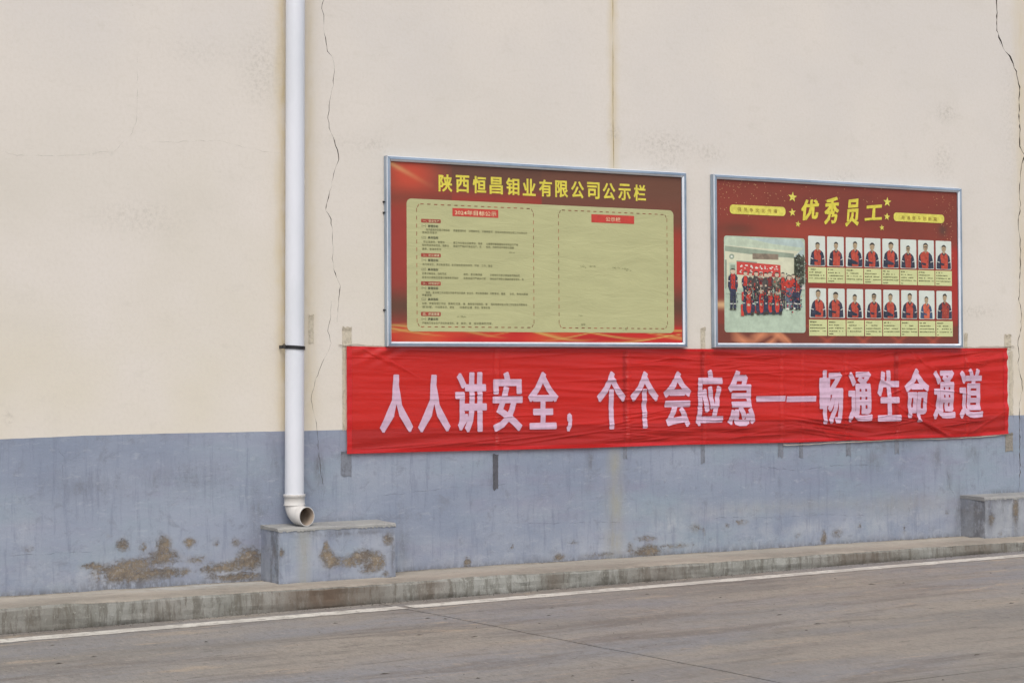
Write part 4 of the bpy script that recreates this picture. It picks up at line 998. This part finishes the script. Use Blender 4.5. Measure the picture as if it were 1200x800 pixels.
        P([(u-hd*1.0, top-.026), (u-hd*.8, top-.010), (u, top-.002), (u+hd*.8, top-.010), (u+hd*1.0, top-.026), (u+hd*.6, top-.018), (u-hd*.6, top-.018)], 10)
    person(.255, .645, .32, .09, 8, 7); person(.315, .635, .33, .08, 11, 11, arm=11, bands=False)
    for u, tm in ((.385, 11), (.445, 17), (.505, 11), (.555, 17)): person(u, .635+rr.uniform(-.01, .01), .33, .095, tm, 11, arm=11, bands=False)
    person(.64, .64, .33, .10, 14, 11, arm=14, bands=False); person(.715, .64, .26, .085, 8, 11, arm=11, bands=False); person(.845, .625, .25, .09, 8, 7)
    person(.79, .615, .245, .115, 8, 13, arm=8, bands=True); R(.755, .83, .38, .47, 13); person(.90, .605, .245, .10, 8, 7)
    person(.10, .665, .235, .115, 8, 7)
    R(.195, .235, .17, .29, 8); R(.205, .23, .33, .42, 5); R(.36, .40, .2, .28, 17)
    person(.29, .455, .185, .12, 8, 7, True); person(.445, .465, .19, .11, 8, 7, True); person(.555, .455, .195, .115, 8, 7, True); person(.64, .45, .195, .115, 8, 7, True)
    R(.95, .985, .46, .52, 12)
    for q in range(520):
        u, v = rr.uniform(.22, .94), rr.triangular(.19, .62, .42)
        if v < .27 and rr.random() < .6: continue
        s1, s2 = rr.uniform(.003, .012), rr.uniform(.004, .014); m_ = rr.choice((7, 7, 7, 8, 8, 11, 11, 11, 10, 17, 9, 16))
        if u > .72: m_ = rr.choice((7, 7, 8, 13, 11, 7, 8))
        P([(u-s1, v), (u, v-s2), (u+s1, v+rr.uniform(-.004, .004)), (u, v+s2)], m_)
    for q in range(60):
        u, v = rr.uniform(.06, .14), rr.uniform(.26, .60); P([(u-.006, v), (u, v-.008), (u+.006, v), (u, v+.008)], rr.choice((7, 7, 8)) if v > .42 else rr.choice((7, 10, 7)))
    for q in range(160):
        u, v = rr.uniform(.865, .985), rr.uniform(.5, .82); P([(u-.008, v), (u, v-.01), (u+.008, v), (u, v+.01)], rr.choice((6, 6, 16, 10)))
    F.out('group_photo', mats, par)
group_photo(sh2)
keep(b2)

# ------------------------------------------------------------------ the red banner
YB = -.019
bl_, br_ = W(405.3, 405.5, YB), W(1180.2, 407.5, YB); cl_, cr_ = W(407.5, 531.5, YB), W(1182.3, 508, YB)
def edge(pts):                       # (px,py) list -> function z(x)
    q = [W(a, b, YB) for a, b in pts]
    def f(x):
        if x <= q[0].x: return q[0].z
        for a, b in zip(q, q[1:]):
            if x <= b.x: return a.z+(b.z-a.z)*(x-a.x)/(b.x-a.x)
        return q[-1].z
    return f
topz = edge([(405.3, 405.5), (455, 406.5), (600, 407.2), (810, 408.6), (1000, 409.2), (1128, 408), (1180.2, 407.6)])
botz = edge([(407.5, 531.6), (440, 530.6), (500, 529), (600, 526.8), (700, 524.3), (800, 520.8), (860, 519.6), (940, 518), (1000, 515.5), (1020, 516), (1060, 513.5), (1080, 513), (1120, 512), (1150, 510.5), (1182.3, 508)])
BX0, BX1 = (bl_.x+cl_.x)/2, (br_.x+cr_.x)/2; BL = BX1-BX0
tapex = [W(q, 460, YB).x for q in (580, 733, 823.5, 914.5, 939, 990, 1050, 1131)]
CR = np.zeros((420, 1900)); crr = random.Random(12)
gx = np.linspace(BX0, BX1, 1900); gz = np.linspace(botz(BX1)-.12, topz(BX0)+.05, 420)
GX, GZ = np.meshgrid(gx, gz)
def crease(cx, cz, ln, sl, sg, am, bend=0.0):
    dx = GX-cx; ii = np.abs(gx-cx) < ln*2.2
    d = dx[:, ii]; zz = GZ[:, ii]-(cz+sl*d+bend*d*d)
    CR[:, ii] -= 1.45*am*np.exp(-(zz/sg)**2)*np.exp(-(d/ln)**2)*(1-.5*(zz/sg))
for xc, n_ in [(W(733, 460, YB).x, 26), (W(823, 460, YB).x, 22), (W(780, 460, YB).x, 14), (W(870, 460, YB).x, 14), (W(580, 420, YB).x, 7), (W(990, 500, YB).x, 12), (W(1050, 500, YB).x, 10), (W(1131, 430, YB).x, 12), (W(915, 500, YB).x, 8)]:
    for k in range(n_):
        cz = crr.uniform(botz(xc)+.04, topz(xc)-.04)
        if xc > 8.2: cz = crr.choice([botz(xc)+crr.uniform(.03, .18), topz(xc)-crr.uniform(.02, .2)])
        crease(xc+crr.uniform(-.16, .16), cz, crr.uniform(.05, .22), crr.uniform(-.10, .16), crr.uniform(.0035, .008), crr.uniform(.0015, .0045))
for k in range(26): xx = crr.uniform(BX0, BX1); crease(xx, crr.uniform(botz(xx)+.03, topz(xx)-.03), crr.uniform(.2, .6), crr.uniform(-.06, .06), crr.uniform(.005, .012), crr.uniform(.001, .003))
for k in range(9): crease(W(430, 410, YB).x+k*.03, topz(BX0+.2)-.03-k*.012, .10, -.55, .004, .0035)
for k in range(12): xx = W(crr.uniform(960, 1170), 450, YB).x; crease(xx, crr.uniform(botz(xx)+.05, topz(xx)-.05), crr.uniform(.08, .3), crr.uniform(-.7, .5), crr.uniform(.006, .014), crr.uniform(.002, .005), crr.uniform(-1, 1))
for k in range(5): crease(W(1075, 490, YB).x+k*.07, botz(9)+.15-k*.03, .22, -.45, .010, .006, .5)
for k in range(5): crease(W(960, 500, YB).x+k*.03, botz(8)+.16-k*.032, .3, -.14, .008, .0055)
for k in range(4): crease(W(480+k*60, 520, YB).x, botz(5.2)+.045+.01*k, .35, .05+.02*k, .006, .004)
def crf(x, z):
    i = (x-gx[0])/(gx[1]-gx[0]); j = (z-gz[0])/(gz[1]-gz[0]); i0 = min(max(int(i), 0), 1898); j0 = min(max(int(j), 0), 418); a = i-i0; b = j-j0
    return (CR[j0, i0]*(1-a)+CR[j0, i0+1]*a)*(1-b)+(CR[j0+1, i0]*(1-a)+CR[j0+1, i0+1]*a)*b
def wy(x, z):
    u = (x-BX0)/BL; v = (z-botz(x))/(topz(x)-botz(x)); g = noise.noise
    mid = math.exp(-((u-.50)/.17)**2); rt = sm(.70, .86, u); a = 0.0
    a += (.0022+.0065*mid+.004*rt)*g(Vector((x*1.1, z*17+1.4*math.sin(x*.8), 1)))
    a += (.0010+.0030*mid)*g(Vector((x*2.7, z*38+x*1.2, 2)))
    a += .0030*g(Vector((x*.9, z*6, 3)))*min(1, .3+u*2)
    a += rt*.013*g(Vector((x*2.2+z*2.6, z*3.4-x*1.3, 4)))
    a += rt*.006*g(Vector((x*5-z*4, z*9+x*3, 9)))
    for i, xc in enumerate(tapex): a += .0026*math.exp(-((x-xc)/.010)**2)*(1 if i != 4 else .5)-.002*math.exp(-((x-xc-.03)/.012)**2)
    d = (x-BX0)*.5+(topz(x)-z); a += .005*math.sin(d*70)*math.exp(-((x-BX0-.22)/.16)**2)*math.exp(-((topz(x)-z)/.09)**2)
    a += .004*math.sin((z-botz(x)-.09*(x-BX0))*60)*math.exp(-((z-botz(x))/.10)**2)*(.3+.7*abs(math.sin(x*1.9)))
    a += .006*math.sin((z+x*.16)*75)*math.exp(-((x-W(980, 500, YB).x)/.35)**2)*math.exp(-((z-botz(x)-.08)/.09)**2)
    a += .006*math.sin((z-x*.11)*62)*rt*math.exp(-((topz(x)-z-.10)/.10)**2)
    a *= 1.5*min(1, v*10+.3, (1-v)*10+.3)
    a += crf(x, z)*min(1, v*10+.2, (1-v)*10+.2)
    return min(YB+a, -.0095)
ban = tag(empty('safety_banner', ((BX0+BX1)/2, YB, botz(6))), 'long thin red cloth banner with pale pink Chinese slogan taped below the two notice boards', 'banner')
nx, nzb = 1100, 190; v, f = [], []
for j in range(nzb+1):
    for i in range(nx+1):
        x = BX0+BL*i/nx; z = botz(x)+(topz(x)-botz(x))*j/nzb; v.append((x, wy(x, z), z))
for j in range(nzb):
    for i in range(nx):
        a = j*(nx+1)+i; f.append((a, a+1, a+nx+2, a+nx+1))
mesh('cloth', v, f, BAN, ban, None, True)
def strip(name, xa, xb, za, zb, nx_, nz_, mat, off=.0012):
    v, f = [], []
    for j in range(nz_+1):
        for i in range(nx_+1):
            x = xa+(xb-xa)*i/nx_; a, b_ = za(x), zb(x); z = a+(b_-a)*j/nz_; v.append((x, wy(x, z)-off, z))
    for j in range(nz_):
        for i in range(nx_):
            a = j*(nx_+1)+i; f.append((a, a+1, a+nx_+2, a+nx_+1))
    mesh(name, v, f, mat, ban, None, True)
hw = .036
strip('hem', BX0, BX0+hw, botz, topz, 6, 60, HEM)
strip('hem', BX1-hw*1.1, BX1, botz, topz, 6, 60, HEM)
strip('hem', BX0+hw+.001, BX1-hw*1.1-.001, botz, lambda x: botz(x)+.026, 700, 5, HEM)
strip('hem', BX0+hw+.001, BX1-hw*1.1-.001, lambda x: topz(x)-.022, topz, 700, 5, HEM)
# the letters: cut from cloth and glued on, so they follow the folds
LET = [('人', 445, 438.7, 483.8, 506), ('人', 489.6, 439, 527.5, 505.4), ('讲', 532.8, 435.9, 570.3, 505.6), ('安', 576.8, 435.7, 612.3, 504.7), ('全', 618.2, 435.7, 653.8, 502.3), ('，', 663.8, 484, 670.4, 505.3),
       ('个', 699.4, 435, 733.1, 502.3), ('个', 738.4, 435, 771.6, 501.3), ('会', 777.2, 435, 809.8, 499.7), ('应', 814.6, 433.1, 846.9, 498.4), ('急', 852.5, 434, 884.4, 498.4), ('—', 886.3, 464, 920.6, 470), ('—', 921.9, 464.2, 956.2, 470.2),
       ('畅', 959.8, 433.7, 988.1, 496), ('通', 993.1, 435.3, 1022.1, 494), ('生', 1027.6, 433.8, 1055, 493), ('命', 1059.6, 431.6, 1087.8, 494), ('通', 1092.8, 433.8, 1118.7, 490.6), ('道', 1122.8, 431.6, 1151.5, 489.7)]
for ch, a, b_, c_, d in LET:
    p = W(a, b_, YB); q = W(c_, d, YB); p2 = W(c_, b_, YB); q2 = W(a, d, YB)
    if ch == '—':
        zc = (p.z+q.z)/2; v = [(p.x, q.z), (q.x, q.z), (q.x, p.z), (p.x, p.z)]; f = [(0, 1, 2, 3)]
    else: v, f = fitb(ch, p.x, q.x, q.z, p.z, .0108, .0085)
    bm = bmesh.new(); vs = [bm.verts.new((x, 0, z)) for x, z in v]
    for t in f:
        try: bm.faces.new([vs[i] for i in t])
        except ValueError: pass
    bmesh.ops.remove_doubles(bm, verts=bm.verts, dist=1e-5)
    z = q.z+.006
    while z < p.z:
        bmesh.ops.bisect_plane(bm, geom=bm.verts[:]+bm.edges[:]+bm.faces[:], plane_co=(0, 0, z), plane_no=(0, 0, 1)); z += .006
    x = p.x+.008
    while x < q.x:
        bmesh.ops.bisect_plane(bm, geom=bm.verts[:]+bm.edges[:]+bm.faces[:], plane_co=(x, 0, 0), plane_no=(1, 0, 0)); x += .008
    for w in bm.verts: w.co.y = wy(w.co.x, w.co.z)-.0036
    bmo('glued_character', bm, GLUE, ban)
# cord along the bottom edge at the right, and the tie cord along the top
def cord(px, y, rad, seed):
    bm = bmesh.new(); P_ = [W(a, b, y) for a, b in px]; r_ = random.Random(seed); L_ = []
    for a, b in zip(P_, P_[1:]):
        n = max(1, int((b-a).length/.05))
        for i in range(n): L_.append(a.lerp(b, i/n)+Vector((0, r_.uniform(-.002, 0), r_.uniform(-.0022, .0022))))
    L_.append(P_[-1]); tube_bm(bm, L_, rad, 6); return bmo('hem_cord', bm, CORD, ban)
cord([(918, 521.2), (940, 520.8), (975, 518.6), (1014, 517), (1050, 515), (1082, 514.6), (1100, 514), (1118, 513.4), (1140, 512.2), (1160, 510.8), (1180, 508.6)], -.012, .0030, 1)
cord([(397, 403.6), (404, 404.4), (415, 403.2), (430, 404.2), (455, 405.4)], -.009, .0026, 2)
cord([(1129, 406.5), (1142, 407), (1150, 406), (1162, 405.6), (1172, 405.8), (1186, 405.2), (1189, 406)], -.009, .0026, 3)
keep(ban)

# ------------------------------------------------------------------ strips of old tape on the wall
TAPED = mat_tape('brown_dirty_tape', lin(140, 134, 124))
def tape(px0, py0, px1, py1, mat, label, seed, lean=0):
    a, b_ = W(px0, py0, -.002), W(px1, py1, -.002); r_ = random.Random(seed); n = max(4, int((a.z-b_.z)/.012)); m_ = 4
    v, f = [], []
    for j in range(n+1):
        t = j/n
        for i in range(m_+1):
            u = i/m_; jag = r_.uniform(-.0015, .0015) if i in (0, m_) else 0
            zz = a.z+(b_.z-a.z)*t + (r_.uniform(-.009, .009) if j in (0, n) else 0)
            lift = .006*max(0, 1-t*6)*(.4+abs(math.sin(i*1.7+seed))) + .0015*r_.random()
            v.append((a.x+(b_.x-a.x)*u+jag+lean*t, -.0022-lift, zz))
    for j in range(n):
        for i in range(m_):
            q = j*(m_+1)+i; f.append((q, q+m_+1, q+m_+2, q+1))
    o = mesh('tape_strip', v, f, mat, None, None, False)
    bm = bmesh.new(); bm.from_mesh(o.data); g = bmesh.ops.solidify(bm, geom=bm.faces[:], thickness=.0008); bm.to_mesh(o.data); bm.free()
    cx = sum(q[0] for q in v)/len(v); cz = sum(q[2] for q in v)/len(v)
    for w in o.data.vertices: w.co.x -= cx; w.co.z -= cz
    o.location = (cx, 0, cz)
    tag(o, label, 'tape', 'old tape strips stuck to the wall')
tape(361.5, 369, 367.5, 402, TAPEB, 'peeling beige tape strip on the cream wall between the downpipe and the banner', 1)
tape(401, 383, 412, 411, TAPEB, 'wide crumpled beige tape strip sticking up above the top left corner of the banner', 2)
tape(401, 411, 405.6, 503, TAPEB, 'long narrow beige tape strip running down beside the left edge of the banner', 3)
tape(821, 383.5, 826.5, 409, TAPEB, 'short beige tape strip in the gap between the two notice boards', 4)
tape(1130, 391, 1134, 440, TAPEB, 'thin beige tape strip beside the lower right corner of the right notice board', 5)
tape(1177, 392, 1185, 410, TAPEB, 'frayed beige tape strip above the top right corner of the banner', 6)
tape(1182, 412, 1187, 486, TAPEB, 'long narrow beige tape strip running down beside the right edge of the banner', 66)
tape(399.5, 528, 412, 557, TAPEG, 'wide dark grey tape strip hanging below the bottom left corner of the banner', 7)
tape(577.5, 532, 583.8, 573, TAPEK, 'blackened tape strip alone on the dado, well below the comma-side half of the banner', 8)
tape(729.5, 410, 735, 537, TAPEG, 'grey tape strip showing through the banner beside the first upright character after the comma', 9)
tape(820.5, 411, 826, 542, TAPEG, 'grey tape strip under the banner, directly below the gap between the notice boards', 10)
tape(911.5, 496, 918, 535.5, TAPEG, 'grey tape tab under the banner, left one of the close pair below the dash', 11)
tape(936.5, 518, 941, 536, TAPEG, 'paler narrow tape tab under the banner, right one of the close pair below the dash', 12)
tape(991.5, 516, 997, 534, TAPEG, 'grey tape tab with torn lower end under the first character after the dash', 13)
tape(1047.5, 410, 1053.5, 531, TAPEG, 'grey tape tab under the pale cord at the right half of the banner', 14)
tape(1178, 507, 1187, 528, TAPED, 'dirty beige tape strip hanging below the bottom right corner of the banner', 15)

# ------------------------------------------------------------------ grit and litter along the kerb foot and on the slabs
v, f = [], []; rg = random.Random(21)
def chip(x, y, z, s_):
    b = len(v); n = 5; h = s_*rg.uniform(.3, .8)
    for k in range(n): a = k*2*math.pi/n+rg.random(); v.append((x+s_*math.cos(a)*rg.uniform(.6, 1.2), y+s_*math.sin(a)*rg.uniform(.6, 1.2), z))
    v.append((x+rg.uniform(-.3, .3)*s_, y, z+h))
    for k in range(n): f.append((b+k, b+(k+1) % n, b+n))
for k in range(1500):
    x = rg.uniform(1.5, 13); chip(x, -.59-rg.expovariate(1)*.035, zr(x), rg.uniform(.0015, .0055))
for k in range(420):
    x = rg.uniform(1.5, 13); y = rg.uniform(-.6, -6); chip(x, y, zr(x), rg.uniform(.0015, .005))
for k in range(500):
    x = rg.uniform(2, 12.5); chip(x, -rg.expovariate(1)*.02, .001, rg.uniform(.001, .004))
for k in range(110):
    x = rg.uniform(2, 12.5); y = rg.uniform(-1.1, -6.5); b = len(v); l = rg.uniform(.008, .03); w_ = rg.uniform(.004, .009); a = rg.uniform(-.3, .3)
    v += [(x-l, y-l*a, zr(x)+.0006), (x, y-w_, zr(x)+.0006), (x+l, y+l*a, zr(x)+.0006), (x, y+w_, zr(x)+.004)]; f += [(b, b+1, b+3), (b+1, b+2, b+3), (b+2, b, b+3)]
o = mesh('grit', v, f, plain('dark_grit', lin(78, 72, 64), .9, sc=30, var=.4)); o['kind'] = 'stuff'
